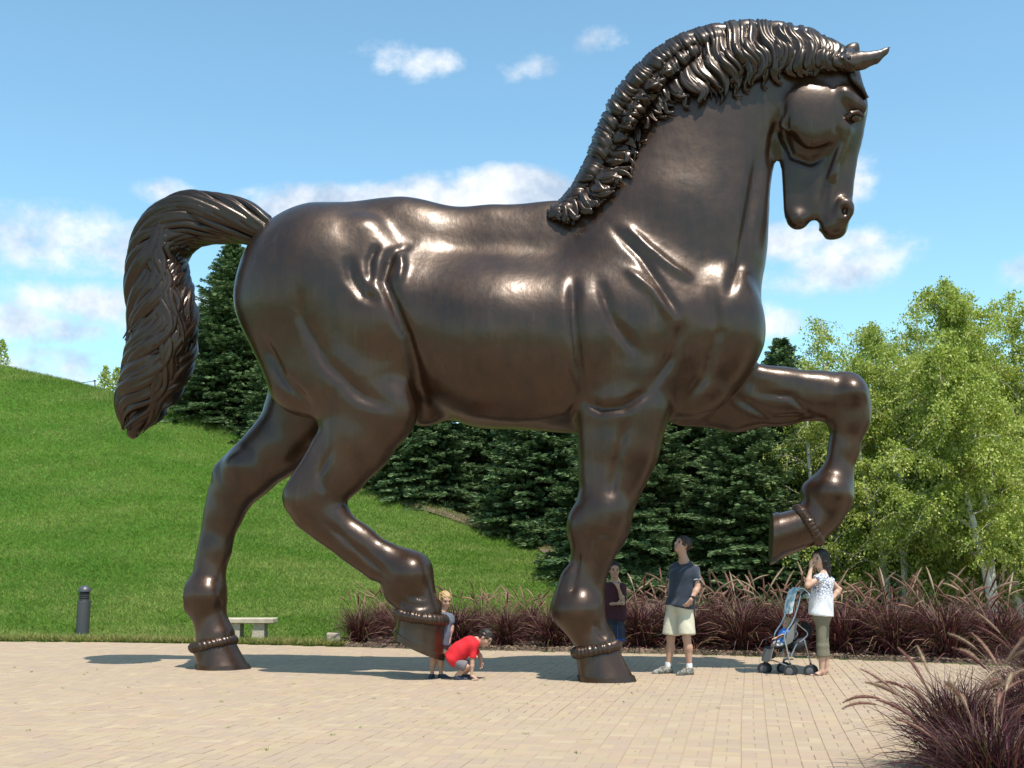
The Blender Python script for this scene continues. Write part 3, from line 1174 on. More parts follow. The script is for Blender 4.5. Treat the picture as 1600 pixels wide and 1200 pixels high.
def blades_mesh(seed, n, L0, L1, wd, mat, spread=0.13, seg=4, droop=1.0):
    r = np.random.default_rng(seed)
    az = r.random(n) * 2 * math.pi
    rad = spread * np.sqrt(r.random(n))
    ba = r.random(n) * 2 * math.pi
    L = r.uniform(L0, L1, n)
    tilt = np.abs(r.normal(0, .58, n)).clip(0, 1.3)         # from vertical at the root
    dr = r.uniform(.5, 1.25, n) * droop
    x0 = rad * np.cos(ba)
    y0 = rad * np.sin(ba)
    P_ = np.zeros((n, seg + 1, 3))
    p = np.stack([x0, y0, np.zeros(n)], 1)
    P_[:, 0] = p
    for k in range(seg):
        f = (k + .5) / seg
        th = tilt + dr * f ** 1.6 * 1.5
        st = L / seg
        p = p + np.stack([np.sin(th) * np.cos(az) * st, np.sin(th) * np.sin(az) * st, np.cos(th) * st], 1)
        P_[:, k + 1] = p
    sd = np.stack([-np.sin(az), np.cos(az), np.zeros(n)], 1)
    tw_ = r.normal(0, .5, (n, 1))
    sd = sd * np.cos(tw_) + np.array([0, 0, 1.]) * np.sin(tw_)
    W = np.array([.7, 1, .9, .6, .06, .05])[:seg + 1]
    W[-1] = .06
    Lf = P_ + sd[:, None] * (W[None, :, None] * wd)
    Rt = P_ - sd[:, None] * (W[None, :, None] * wd)
    V = np.stack([Lf, Rt], 2).reshape(-1, 3)
    per = (seg + 1) * 2
    q = []
    for k in range(seg):
        q.append([2 * k, 2 * k + 1, 2 * k + 3, 2 * k + 2])
    q = np.array(q)
    Q_ = (q[None] + (np.arange(n) * per)[:, None, None]).reshape(-1, 4)
    V[:, 2] = np.maximum(V[:, 2], 0.01)
    return np_mesh('blades', V, None, Q_, mat)


def plume_mesh(seed, stem, length, rad, hairs, bend, mat):
    """stem rising from the root and arching; bottlebrush head at its end. Local x is the bending direction"""
    r = np.random.default_rng(seed)
    n = 14
    pts = []
    p = np.array([0., 0., 0.])
    tot = stem + length
    for k in range(n + 1):
        f = k / n
        pts.append(p.copy())
        th = 0.12 + bend * f ** 2.2
        p = p + np.array([math.sin(th), 0, math.cos(th)]) * tot / n
    pts = np.array(pts)
    mb = MB()
    k0 = int(n * stem / tot)
    mb.tube(pts[:k0 + 1], .0022 + rad * .06, 4)
    hp = [cr(pts[k0:], f) for f in np.linspace(0, 1, 8)]
    mb.tube(hp, [rad * v for v in (.25, .5, .62, .66, .62, .52, .36, .1)], 6)
    base = np.array(mb.v)
    tri, quad = [], []
    for f in mb.f:
        if len(f) == 4:
            quad.append(f)
        else:
            for i in range(1, len(f) - 1):
                tri.append((f[0], f[i], f[i + 1]))
    V = [base]
    nb_ = len(base)
    hv = []
    for i in range(hairs):
        f = r.random() ** .9
        c = cr(pts[k0:], f)
        c2 = cr(pts[k0:], min(1, f + .05))
        t = (c2 - c) / (np.linalg.norm(c2 - c) + 1e-9)
        d = np.cross(t, r.normal(0, 1, 3))
        d /= np.linalg.norm(d)
        pr = math.sin(math.pi * (0.12 + .83 * f)) ** .6
        tip = c + (d * .85 + t * .75) * rad * 2.0 * pr * r.uniform(.7, 1.15)
        s = np.cross(d, t) * rad * .10
        hv += [c - s, c + s, tip]
    hv = np.array(hv)
    T = np.concatenate([np.array(tri), nb_ + np.arange(len(hv)).reshape(-1, 3)])
    return np_mesh('plume', np.concatenate([base, hv]), T, np.array(quad), mat)


BL = [blades_mesh(200 + i, 620, .50, 1.02, .0065, BLADE) for i in range(4)]
PL = [plume_mesh(300 + i, st, 0.22 + .035 * (i % 3), .021, 70, bd, PLUME if i % 2 else PLUMEP) for i, (st, bd) in enumerate([(.95, .8), (1.08, 1.2), (.90, .6), (1.12, .9), (.95, 1.4), (1.02, .45)])]


def grass_clump(x, y, label, var, scale, nplume, seed, near=False, group='purple fountain grass along the back of the plaza', upright=1.0):
    r = random.Random(seed)
    z = float(ground_z(np.array([x]), np.array([y]))[0]) + .04 if not near else .035
    t = thing('fountain_grass', label, 'ornamental grass', (x, y, z), r.random() * 6.28, group)
    t.scale = (scale, scale, scale)
    bl = link('blades', (BLN if near else BL)[var], t)
    bl['kind'] = 'stuff'
    for i in range(nplume):
        a = r.random() * 6.28
        q = r.random() ** .7
        o = link('plume', (PLN if near else PL)[r.randrange(6)], t, (math.cos(a) * .08 * q, math.sin(a) * .08 * q, 0),
                 (0, 0, 0))
        o.rotation_euler = (Matrix.Rotation(a + r.uniform(-.3, .3), 3, 'Z') @ Matrix.Rotation(.42 * q * upright, 3, 'Y')).to_euler()
        s = r.uniform(.80, 1.05)
        o.scale = (s, s, s)
    return t


POS = ['leftmost clump of the row, beside the pale stone block', 'second clump of the row, behind the lifted hind hoof', 'clump just right of the standing blond child',
       'clump just right of the crouching boy', 'clump touching the left side of the planted foreleg', 'clump behind the planted front hoof and the maroon shirted boy',
       'clump between the maroon shirted boy and the man', 'clump just right of the man in khaki shorts', 'clump left of the stroller wheels',
       'clump directly behind the stroller', 'clump just right of the woman in the white blouse', 'second clump right of the woman', 'clump left of the leaning birch trunk', 'rightmost clump of the front row']
def r_np(a, b):
    return random.randint(a, b)


i = 0
for px in (562, 634, 712, 790, 862, 935, 1006, 1082, 1160, 1238, 1318, 1400, 1484, 1568):
    e = G(px, float(np.interp(px, [p[0] for p in EDGE_PX], [p[1] for p in EDGE_PX])))
    yy = e.y + 0.62 + random.uniform(-.12, .15)
    right = px > 960
    grass_clump(e.x * yy / e.y, yy, 'purple fountain grass, ' + POS[i], i % 4, random.uniform(.90, 1.02) if not right else random.uniform(1.02, 1.2), r_np(11, 18), 500 + i)
    i += 1
POS2 = ['second row, above the lifted hind hoof', 'second row, above the crouching boy', 'second row, between the two left bushy clumps', 'second row, left of the foreleg cannon',
        'second row, behind the maroon shirted boy', 'second row, left of the man\'s elbow', 'second row, right of the man\'s elbow', 'second row, below the raised hoof', 'second row, behind the woman\'s back',
        'second row, below the low birch', 'second row, left of the white trunks', 'second row, at the foot of the leaning white trunk', 'second row, at the right picture edge']
i = 0
for px in (598, 752, 828, 898, 970, 1040, 1120, 1198, 1280, 1360, 1442, 1526, 1610):
    e = G(px, float(np.interp(px, [p[0] for p in EDGE_PX], [p[1] for p in EDGE_PX])))
    yy = e.y + 1.45 + random.uniform(-.2, .2)
    grass_clump(e.x * yy / e.y, yy, 'purple fountain grass in the ' + POS2[i], (i + 1) % 4, random.uniform(.85, .98) if px < 950 else random.uniform(1.0, 1.15), r_np(12, 18), 700 + i)
    i += 1

# near clumps at the right front
BLN = [blades_mesh(260 + i, 1150, .60, 1.12, .0058, BLADE_NEAR, .16, 5, 1.1) for i in range(2)]
PLN = [plume_mesh(330 + i, st, .24 + .04 * (i % 3), .018, 420, bd, PLUME if i % 2 else PLUMEP) for i, (st, bd) in enumerate([(.78, 1.0), (.88, 1.4), (.74, .8), (.90, 1.1), (.78, 1.7), (.84, .5)])]
NEARG = 'purple fountain grass in the right foreground'
c1 = G(1500, 1212)
grass_clump(c1.x, c1.y, 'near purple fountain grass clump, whole dome at the lower right of the view', 0, .92, 15, 901, True, NEARG, 1.2)
c2 = G(1622, 1190)
grass_clump(c2.x, c2.y, 'near purple fountain grass clump cut by the right picture edge', 1, 1.0, 13, 902, True, NEARG, 1.2)
c3 = G(1650, 1110)
grass_clump(c3.x, c3.y, 'near purple fountain grass clump farther back, beyond the edge clump', 0, 1.0, 13, 903, True, NEARG, 1.2)
c4 = G(1560, 1290)
grass_clump(c4.x, c4.y, 'near purple fountain grass clump whose tips rise from below the picture', 1, .85, 10, 904, True, NEARG, 1.0)


# ================================================================ BRONZE HORSE
YAW = math.radians(7)
HO = Vector((0.0, 15.04, 0.0))
hx_ax = Vector((math.cos(YAW), -math.sin(YAW), 0))
hy_ax = Vector((math.sin(YAW), math.cos(YAW), 0))


def HP(px, py, yl=0.0):
    """photo position on the statue's lengthwise plane -> statue coordinates"""
    d = Vector(ray(px, py))
    o = Vector((0, 0, CAM_H))
    t = (yl - (o - HO).dot(hy_ax)) / d.dot(hy_ax)
    p = o + d * t - HO
    return p.dot(hx_ax), yl, p.z, t


def HR(px, py, r, yl=0.0, s=1.0):
    x, y, z, t = HP(px, py, yl)
    return (x, y, z, r * t / FPX, s)


def bronze_material(name='bronze', dark=1.0, rough=0.37, coat=0.55):
    m = bpy.data.materials.new(name)
    m.use_nodes = True
    nt = NT(m.node_tree)
    b = m.node_tree.nodes['Principled BSDF']
    t = nt.n('ShaderNodeTexCoord').outputs['Object']
    big = nt.noise(t, 0.9, 5, 0.62)
    mid = nt.noise(t, 4.0, 6, 0.65)
    run = nt.noise(nt.n('ShaderNodeMapping', ins={0: t, 'Scale': (2.2, 2.2, 0.22)}).outputs[0], 2.2, 6, 0.7)
    c = nt.ramp(big, [(0.32, tuple(dark * v for v in (0.021, 0.0105, 0.0058))), (0.52, tuple(dark * v for v in (0.033, 0.0160, 0.0085))), (0.70, tuple(dark * v for v in (0.045, 0.0230, 0.0128)))])
    c = nt.mix(nt.maprange(mid, 0.42, 0.68, 0, 0.5), c, tuple(dark * v for v in (0.058, 0.0280, 0.0135)))
    c = nt.mix(nt.maprange(run, 0.50, 0.72, 0, 0.65), c, tuple(dark * v for v in (0.012, 0.008, 0.006)))
    c = nt.mix(nt.maprange(run, 0.30, 0.42, 0.35, 0), c, tuple(dark * v for v in (0.085, 0.060, 0.042)))
    m.node_tree.links.new(c, b.inputs['Base Color'])
    b.inputs['Metallic'].default_value = 0.42
    b.inputs['Specular Tint'].default_value = (1.0, 0.90, 0.80, 1)
    b.inputs['Coat Tint'].default_value = (1.0, 0.92, 0.84, 1)
    b.inputs['Specular IOR Level'].default_value = 0.45
    rg = nt.maprange(nt.noise(t, 2.2, 6, 0.7), 0.3, 0.7, rough - 0.07, rough + 0.10)
    m.node_tree.links.new(rg, b.inputs['Roughness'])
    b.inputs['Coat Weight'].default_value = coat
    b.inputs['Coat Roughness'].default_value = 0.26
    st = nt.n('ShaderNodeMapping', ins={0: t, 'Scale': (1.0, 1.0, 0.35)}).outputs[0]
    h1 = nt.noise(st, 11, 5, 0.65)
    h2 = nt.noise(t, 2.6, 3, 0.5)
    hh = nt.math('ADD', nt.math('MULTIPLY', h1, 0.22), h2)
    bn = nt.n('ShaderNodeBump', ins={'Height': hh, 'Strength': 0.32, 'Distance': 0.035})
    m.node_tree.links.new(bn.outputs[0], b.inputs['Normal'])
    m.node_tree.links.new(bn.outputs[0], b.inputs['Coat Normal'])
    return m


BRONZE = bronze_material()
BRONZE_HAIR = bronze_material('bronze_hair', 0.60, 0.36, 0.45)

horse = thing('horse_statue', 'colossal dark bronze statue of a striding horse with one foreleg raised, on the paved plaza', 'statue', HO, -YAW)

S = SDF((-4.6, -1.35, -0.05), (5.3, 1.35, 9.0), 0.033)
# trunk
S.chain([HR(500, 440, 126, 0, .62), HR(620, 425, 108, 0, .50), HR(770, 446, 110, 0, .36), HR(890, 446, 110, 0, .35), HR(985, 455, 118, 0, .44)], 0.35)
S.chain([HR(510, 460, 118, 0, .78), HR(640, 505, 108, 0, .96), HR(770, 536, 124, 0, .95), HR(890, 540, 126, 0, .90), HR(985, 520, 140, 0, .66), HR(1058, 512, 132, 0, .56)], 0.35)
S.chain([HR(900, 420, 88, 0, .40), HR(870, 385, 50, 0, .34), HR(780, 385, 48, 0, .45)], 0.3)
# neck
S.chain([HR(1020, 440, 150, 0, .50), HR(1048, 370, 142, 0, .42), HR(1080, 280, 112, 0, .38), HR(1114, 200, 92, 0, .34), HR(1172, 136, 84, 0, .32), HR(1245, 118, 66, 0, .34), HR(1285, 128, 56, 0, .42)], 0.25)
# breast
for sgn in (-1, 1):
    S.cap(HR(1100, 520, 82, .32 * sgn)[:3], HR(1085, 590, 60, .33 * sgn)[:3], .70, .50, .25, .6)
    S.ellip(HR(1130, 505, 60, .34 * sgn)[:3], (.44, .34, .72), .2)
    # haunch and thigh
    S.cap(HR(492, 445, 1, .34 * sgn)[:3], HR(545, 560, 1, .44 * sgn)[:3], .98, .84, .3, .52)
    S.cap(HR(430, 470, 1, .30 * sgn)[:3], HR(475, 590, 1, .38 * sgn)[:3], .45, .50, .25, .62)
    S.cap(HR(600, 540, 1, .52 * sgn)[:3], HR(590, 610, 1, .50 * sgn)[:3], .42, .46, .20, .60)
    S.cap(HR(570, 375, 1, .50 * sgn)[:3], HR(610, 440, 1, .64 * sgn)[:3], .26, .22, .20, .6)
    S.ellip(HR(586, 505, 1, .74 * sgn)[:3], (.30, .20, .46), .16)
    S.cap(HR(1000, 415, 1, .56 * sgn)[:3], HR(1052, 492, 1, .70 * sgn)[:3], .17, .19, .16, .7)
    # shoulder blade, upper arm
    S.cap(HR(965, 400, 1, .44 * sgn)[:3], HR(1040, 500, 1, .62 * sgn)[:3], .42, .46, .25, .42)
    S.cap(HR(955, 470, 1, .58 * sgn)[:3], HR(975, 575, 1, .56 * sgn)[:3], .42, .50, .18, .46)
    S.cap(HR(1050, 520, 1, .56 * sgn)[:3], HR(985, 600, 1, .52 * sgn)[:3], .40, .36, .18, .5)
# near foreleg, planted
yl = -0.50
S.chain([HR(985, 585, 72, yl, .62), HR(975, 645, 64, yl, .66), HR(970, 700, 56, yl, .70), HR(955, 758, 44, yl, .78), HR(944, 795, 41, yl, .86), HR(938, 822, 42, yl, .86), HR(928, 855, 32, yl, .84), HR(918, 898, 27, yl, .80), HR(909, 928, 29, yl, .85), HR(906, 955, 38, yl, .92), HR(917, 982, 26, yl, .95), HR(931, 1006, 33, yl, 1.0)], 0.12)
S.cap(HR(893, 905, 1, yl)[:3], HR(882, 950, 1, yl)[:3], .14, .17, .12)
S.cap(HR(1000, 640, 1, yl)[:3], HR(985, 740, 1, yl)[:3], .30, .18, .15)
S.cap(HR(928, 640, 1, yl)[:3], HR(925, 740, 1, yl)[:3], .20, .14, .15)
S.ellip(HR(905, 822, 1, yl)[:3], (.15, .22, .22), .12)
S.ellip(HR(948, 800, 1, yl - .12)[:3], (.26, .24, .26), .12)
# far foreleg, raised
yl = 0.46
S.chain([HR(1085, 600, 70, yl, .60), HR(1150, 622, 50, yl, .66), HR(1220, 620, 43, yl, .72), HR(1285, 618, 36, yl, .80), HR(1322, 620, 33, yl, .88), HR(1327, 655, 29, yl, .86), HR(1319, 700, 21, yl, .82), HR(1308, 742, 22, yl, .85), HR(1297, 772, 35, yl, .92), HR(1288, 802, 26, yl, .95), HR(1268, 818, 33, yl, 1.0)], 0.12)
S.cap(HR(1325, 602, 1, yl)[:3], HR(1338, 640, 1, yl)[:3], .16, .15, .12)
S.cap(HR(1268, 770, 1, yl)[:3], HR(1275, 785, 1, yl)[:3], .14, .14, .12)
S.cap(HR(1190, 590, 1, yl - .15)[:3], HR(1290, 600, 1, yl - .1)[:3], .16, .10, .12)
# near hind leg, lifted
yl = -0.48
S.chain([HR(560, 600, 90, yl, .50), HR(572, 640, 74, yl, .58), HR(556, 690, 56, yl, .68), HR(528, 735, 43, yl, .78), HR(500, 765, 38, yl, .82), HR(487, 783, 36, yl, .84), HR(515, 812, 29, yl, .82), HR(560, 848, 26, yl, .80), HR(605, 879, 27, yl, .85), HR(638, 899, 37, yl, .92), HR(650, 928, 27, yl, .95), HR(655, 955, 36, yl, 1.0)], 0.12)
S.cap(HR(466, 775, 1, yl)[:3], HR(505, 700, 1, yl)[:3], .19, .16, .14)
S.cap(HR(478, 812, 1, yl)[:3], HR(585, 893, 1, yl)[:3], .13, .11, .10)
S.ellip(HR(620, 925, 1, yl)[:3], (.17, .20, .17), .12)
S.ellip(HR(612, 640, 1, yl - .1)[:3], (.30, .25, .40), .15)
# far hind leg, planted
yl = 0.50
S.chain([HR(510, 590, 80, yl, .55), HR(478, 640, 62, yl, .64), HR(435, 698, 46, yl, .72), HR(392, 738, 38, yl, .82), HR(368, 762, 34, yl, .84), HR(353, 800, 26, yl, .82), HR(338, 860, 21, yl, .80), HR(327, 898, 22, yl, .85), HR(320, 930, 33, yl, .92), HR(328, 966, 23, yl, .95), HR(336, 994, 31, yl, 1.0)], 0.12)
S.cap(HR(352, 738, 1, yl)[:3], HR(418, 672, 1, yl)[:3], .17, .14, .14)
S.cap(HR(338, 770, 1, yl)[:3], HR(316, 880, 1, yl)[:3], .12, .10, .10)
S.ellip(HR(298, 935, 1, yl)[:3], (.14, .18, .18), .12)
S.ellip(HR(375, 728, 1, yl - .2)[:3], (.22, .16, .2), .12)
for a_, b_, y_, r_ in ((905, 952, -.5, .20), (640, 897, -.48, .19), (322, 930, .5, .19), (1302, 768, .46, .19), (1332, 612, .46, .17), (942, 826, -.5, .20)):
    for sg in (-1, 1):
        S.ellip(HR(a_, b_, 1, y_ + sg * .17)[:3], (r_, .16, r_), .10)
# belly detail
S.ellip(HR(662, 645, 1, 0)[:3], (.22, .18, .18), .3)
# head
S.chain([HR(1280, 125, 54, 0, .52), HR(1292, 170, 58, 0, .52), HR(1292, 215, 50, 0, .40), HR(1294, 262, 38, 0, .37), HR(1292, 300, 35, 0, .42), HR(1293, 326, 35, 0, .50)], 0.12)
S.cap(HR(1258, 205, 1, 0)[:3], HR(1242, 325, 1, 0)[:3], .34, .16, .10, .46)
S.ellip(HR(1246, 344, 1, 0)[:3], (.13, .13, .13), .12)
S.ellip(HR(1300, 362, 1, 0)[:3], (.17, .16, .10), .05)
S.ellip(HR(1302, 350, 1, 0)[:3], (.19, .19, .17), .08)
for sgn in (-1, 1):
    S.ellip(HR(1267, 180, 1, .24 * sgn)[:3], (.42, .13, .46), .08)      # cheek
    S.cap(HR(1318, 150, 1, .20 * sgn)[:3], HR(1345, 168, 1, .20 * sgn)[:3], .13, .09, .08)   # brow
    S.cap(HR(1322, 200, 1, .20 * sgn)[:3], HR(1298, 275, 1, .17 * sgn)[:3], .08, .04, .12)   # cheek ridge
    S.ellip(HR(1320, 326, 1, .15 * sgn)[:3], (.13, .10, .16), .09)       # nostril rim
    S.ellip(HR(1321, 328, 1, .235 * sgn)[:3], (.05, .10, .075), .04, None, True)
    S.ellip(HR(1338, 183, 1, .30 * sgn)[:3], (.10, .07, .085), .05, None, True)              # eye hollow
    S.ellip(HR(1236, 240, 1, .24 * sgn)[:3], (.12, .08, .3), .1, None, True)
# mouth opening
for sgn in (-1, 1):
    S.cap(HR(1266, 330, 1, .20 * sgn)[:3], HR(1272, 352, 1, .16 * sgn)[:3], .05, .07, .04, 1.0, True)
    S.cap(HR(1262, 262, 1, .30 * sgn)[:3], HR(1256, 320, 1, .27 * sgn)[:3], .09, .06, .08, 1.0, True)
S.cap(HR(1272, 352, 1, -.3)[:3], HR(1272, 352, 1, .3)[:3], .07, .07, .03, 1.0, True)
S.cap(HR(1276, 372, 1, -.3)[:3], HR(1276, 372, 1, .3)[:3], .09, .09, .03, 1.0, True)
V, Q = S.surface(2)
del S

# muscle relief: furrows (negative) and ridges drawn on both flanks
NEARY = -0.7
RELIEF = [
    ([(640, 372), (612, 400), (604, 440), (622, 480), (640, 530), (652, 590), (655, 640)], -.085, .075),
    ([(545, 400), (556, 440), (575, 468), (604, 480)], -.05, .07),
    ([(590, 380), (580, 410), (585, 450)], -.05, .05),
    ([(470, 420), (478, 500), (515, 570), (570, 620), (625, 645)], -.045, .09),
    ([(405, 520), (440, 590), (490, 640)], -.05, .08),
    ([(620, 382), (630, 420), (628, 455)], .045, .06),
    ([(897, 430), (899, 500), (905, 560), (912, 620)], -.075, .07),
    ([(912, 628), (940, 640), (975, 638), (1015, 612)], -.07, .055),
    ([(935, 440), (960, 510), (1000, 560)], -.05, .06),
    ([(950, 345), (1000, 400), (1035, 455), (1065, 505)], -.04, .05),
    ([(975, 345), (1010, 385), (1050, 420), (1085, 440)], .05, .06),
    ([(975, 420), (1020, 460), (1050, 505)], .045, .06),
    ([(1065, 505), (1050, 560), (1015, 612)], -.045, .06),
    ([(1110, 440), (1120, 520), (1100, 590), (1060, 640)], -.05, .07),
    ([(1195, 200), (1180, 300), (1160, 400), (1135, 470)], -.055, .075),
    ([(1232, 130), (1216, 190), (1212, 240)], -.05, .05),
    ([(700, 640), (800, 655), (880, 640), (908, 610)], .03, .06),
    ([(980, 655), (965, 720), (955, 780)], -.045, .045),
    ([(1190, 598), (1250, 603), (1292, 640), (1296, 700), (1290, 750)], -.035, .035),
    ([(520, 700), (500, 740), (510, 775)], -.04, .045),
    ([(500, 810), (560, 862), (608, 902)], -.035, .035),
    ([(905, 860), (893, 930)], -.035, .035),
    ([(345, 790), (322, 890)], -.03, .035),
    ([(628, 920), (640, 932), (668, 934)], -.03, .03),
    ([(622, 934), (640, 946), (672, 948)], -.03, .03),
    ([(1262, 788), (1282, 800), (1292, 815)], -.03, .03),
    ([(925, 968), (935, 985), (950, 1000)], -.03, .035),
    ([(925, 850), (935, 835), (965, 838)], -.03, .04),
    ([(1150, 600), (1220, 640), (1290, 636)], -.035, .05),
    ([(390, 740), (362, 800), (345, 880)], -.03, .035),
    ([(1236, 150), (1232, 185), (1246, 218), (1276, 230), (1302, 218)], -.06, .04),
    ([(1316, 230), (1312, 270), (1306, 310)], .03, .03),
    ([(1312, 150), (1318, 200), (1300, 245), (1285, 300)], -.03, .035),
]
Nn = vnormals(V, Q)
side = np.clip(np.abs(Nn[:, 1]) * 1.6 - 0.1, 0, 1)
disp = np.zeros(len(V))
for pl, dep, wid in RELIEF:
    pts = [HP(a, b, NEARY) for a, b in pl]
    pts = np.array([(p[0], p[2]) for p in pts])
    # resample smoothly
    best = np.full(len(V), 1e9)
    lo = pts.min(0) - 4 * wid
    hi = pts.max(0) + 4 * wid
    m = (V[:, 0] > lo[0]) & (V[:, 0] < hi[0]) & (V[:, 2] > lo[1]) & (V[:, 2] < hi[1])
    q = V[m][:, [0, 2]]
    bb = np.full(len(q), 1e9)
    tt = np.zeros(len(q))
    for i in range(len(pts) - 1):
        a, b = pts[i], pts[i + 1]
        ab = b - a
        t = np.clip(((q - a) @ ab) / (ab @ ab), 0, 1)
        d = np.linalg.norm(q - a - t[:, None] * ab, axis=1)
        u = d < bb
        bb[u] = d[u]
        tt[u] = (i + t[u]) / (len(pts) - 1)
    fade = np.clip(np.sin(np.pi * np.clip(tt, 0.02, 0.98)) * 1.6, 0, 1)
    disp[m] += dep * np.exp(-(bb / wid) ** 2) * fade
# low swelling of the flesh
disp *= 1.2
disp += (vnoise(V[:, 0] + 7, V[:, 2] + 3, 21, 0.55) - .5) * 0.018 * side
V = V + Nn * (disp * side)[:, None]
for _ in range(1):
    V = lap(V, Q, 0.5)
body_me = np_mesh('body', V, None, Q, BRONZE, True)
horse_body = link('body', body_me, horse)
bvh = BVHTree.FromPolygons([tuple(v) for v in V.tolist()], Q.tolist())


# ---- hooves
def hoof(cor_h, cor_t, sol_h, sol_t, yl, ground=False):
    ch_, ct_, sh_, st_ = [Vector(HP(*p, yl)[:3]) for p in (cor_h, cor_t, sol_h, sol_t)]
    if ground:
        sh_.z = 0.075
        st_.z = 0.075
    mb = MB()
    rings = []
    n = 28

    def ring(a, b, wid, dz=0.0, grow=1.0):
        c = (a + b) / 2
        f = (b - a) / 2 * grow
        r = []
        for j in range(n):
            ph = 2 * math.pi * j / n
            x = math.cos(ph)
            k = 1 - 0.10 * (x < 0) * abs(x)
            r.append(c + f * x * k + Vector((0, wid * grow * math.sin(ph) * (1 - .06 * x), 0)) + Vector((0, 0, 0)))
        return r
    w0 = (ct_ - ch_).length / 2 * 0.95
    w1 = (st_ - sh_).length / 2 * 0.92
    up = ((ch_ + ct_) / 2 - (sh_ + st_) / 2).normalized()
    for t in (-0.05, 0.05, 0.3, 0.6, 0.85, 1.0):
        a = ch_.lerp(sh_, t)
        b = ct_.lerp(st_, t)
        rings.append(ring(a, b, w0 + (w1 - w0) * t, 0, 1 - 0.02 * math.sin(math.pi * t)))
    mb.rings(rings)
    h = mb.build('hoof', BRONZE, horse)
    # shoe
    mb = MB()
    sv = -up * 0.07
    mb.rings([ring(sh_ + up * .012, st_ + up * .012, w1, 0, 1.05), ring(sh_ + sv, st_ + sv, w1, 0, 1.065)])
    mb.build('horseshoe', BRONZE, h)
    # plain coronet band
    mb = MB()
    R = ring(ch_ - up * 0, ct_ - up * 0, w0, 0, 1.0)
    m_ = 144
    pts = []
    rr = []
    R2 = []
    for j in range(m_):
        f = j / m_ * n
        i = int(f)
        R2.append(R[i].lerp(R[(i + 1) % n], f - i))
    cc = (ch_ + ct_) / 2
    rings = []
    for j in range(m_):
        p = R2[j]
        o_ = (p - cc).normalized()
        rad = 0.068 * (1 + 0.08 * math.sin(j * math.pi * 0.5) + 0.06 * math.sin(j * .37))
        rings.append([p + up * 0.035 - o_ * 0.022 + (o_ * math.cos(a) + up * math.sin(a) * 1.05) * rad for a in [2 * math.pi * q / 10 for q in range(10)]])
    vs = [p for r in rings for p in r]
    fs = []
    for i in range(m_):
        for q in range(10):
            k = (i + 1) % m_
            fs.append((i * 10 + q, k * 10 + q, k * 10 + (q + 1) % 10, i * 10 + (q + 1) % 10))
    mb.add(vs, fs)
    mb.build('coronet_band', BRONZE, h)


hoof((896, 1026), (966, 1012), (899, 1064), (990, 1064), -.50, True)
hoof((301, 1018), (366, 1002), (306, 1042), (386, 1042), .50, True)
hoof((617, 962), (696, 974), (615, 984), (693, 1022), -.48)
hoof((1240, 792), (1276, 850), (1214, 798), (1211, 878), .46)

# ---- ears, eyes
for sgn in (-1, 1):
    e = SDF((3.9, -1, 7.3), (5.3, 1, 8.9), 0.022)
    off = 0.26 * sgn
    pp = [(1322, 99, 15), (1345, 95, 14), (1366, 90, 10), (1382, 81, 5), (1392, 72, 2)] if sgn < 0 else [(1325, 88, 15), (1332, 78, 11), (1338, 70, 4)]
    e.chain([HR(a, b, c_, off, .55) for a, b, c_ in pp], 0.05)
    a = HR(1352, 103, 1, off - .09)
    if sgn < 0:
        e.cap(a[:3], HR(1380, 92, 1, off - .07)[:3], .06, .02, .03, 1, True)
    link('ear', e.mesh('ear', BRONZE), horse)
    ey = HR(1336, 184, 1, .215 * sgn)
    mb = MB()
    mb.ell(ey[:3], (.075, .06, .06))
    eye = mb.build('eye', BRONZE, horse)
    mb = MB()
    pts = [Vector(HR(a, b, 1, c_ * sgn)[:3]) for a, b, c_ in ((1324, 184, .27), (1330, 177, .29), (1340, 175, .28), (1348, 181, .24))]
    mb.tube(pts, [.02, .034, .034, .02], 8)
    mb.build('eyelid', BRONZE, eye)


# ---- hair: every lock is a lobed, tapering, wavy strand
def strand(pts, rads, lobes=4, n=16, twist=0.0, phase=0.0, flat=None):
    pts = [Vector(p) for p in pts]
    rings = []
    ref = None
    for i, p in enumerate(pts):
        t = (pts[min(i + 1, len(pts) - 1)] - pts[max(i - 1, 0)]).normalized()
        if ref is None:
            ref = Vector((0, 1, 0)) - t * t.y
            if ref.length < 0.1:
                ref = t.orthogonal()
        ref = (ref - t * ref.dot(t)).normalized()
        bi = t.cross(ref)
        rg = []
        for j in range(n):
            a = 2 * math.pi * j / n
            r = rads[i] * (1 + 0.20 * math.cos(lobes * a + phase + twist * i))
            rg.append(p + (ref * math.cos(a) + bi * math.sin(a)) * r)
        rings.append(rg)
    mb = MB()
    mb.rings(rings)
    mb.soft = True
    return mb


CRESTL = [(852, 334), (884, 305), (908, 268), (924, 230), (938, 192), (958, 152), (988, 112), (1020, 82), (1062, 56), (1110, 41), (1160, 34), (1210, 36), (1258, 46), (1298, 66), (1326, 84)]
LOWER = [(884, 344), (932, 326), (962, 298), (985, 262), (1000, 225), (1014, 190), (1044, 172), (1076, 160), (1110, 150), (1150, 140), (1190, 130), (1232, 120), (1272, 114), (1304, 112), (1326, 108)]
mane_s = SDF((0.0, -.7, 5.0), (5.0, .7, 9.0), 0.035)
pp = []
for i in range(15):
    a = CRESTL[i]
    b = LOWER[i]
    r = 17 if i < 13 else 12
    dv = np.array(b, float) - a
    dv /= np.linalg.norm(dv)
    pp.append(HR(a[0] + dv[0] * r, a[1] + dv[1] * r, r, 0, 1.0))
mane_s.chain(pp, 0.1)
MV, MQ = mane_s.surface(2)
mane = link('mane', np_mesh('mane', MV, None, MQ, BRONZE_HAIR, True), horse)
off_ = len(V)
bvh2 = BVHTree.FromPolygons([tuple(v) for v in V.tolist()] + [tuple(v) for v in MV.tolist()], Q.tolist() + (MQ + off_).tolist())


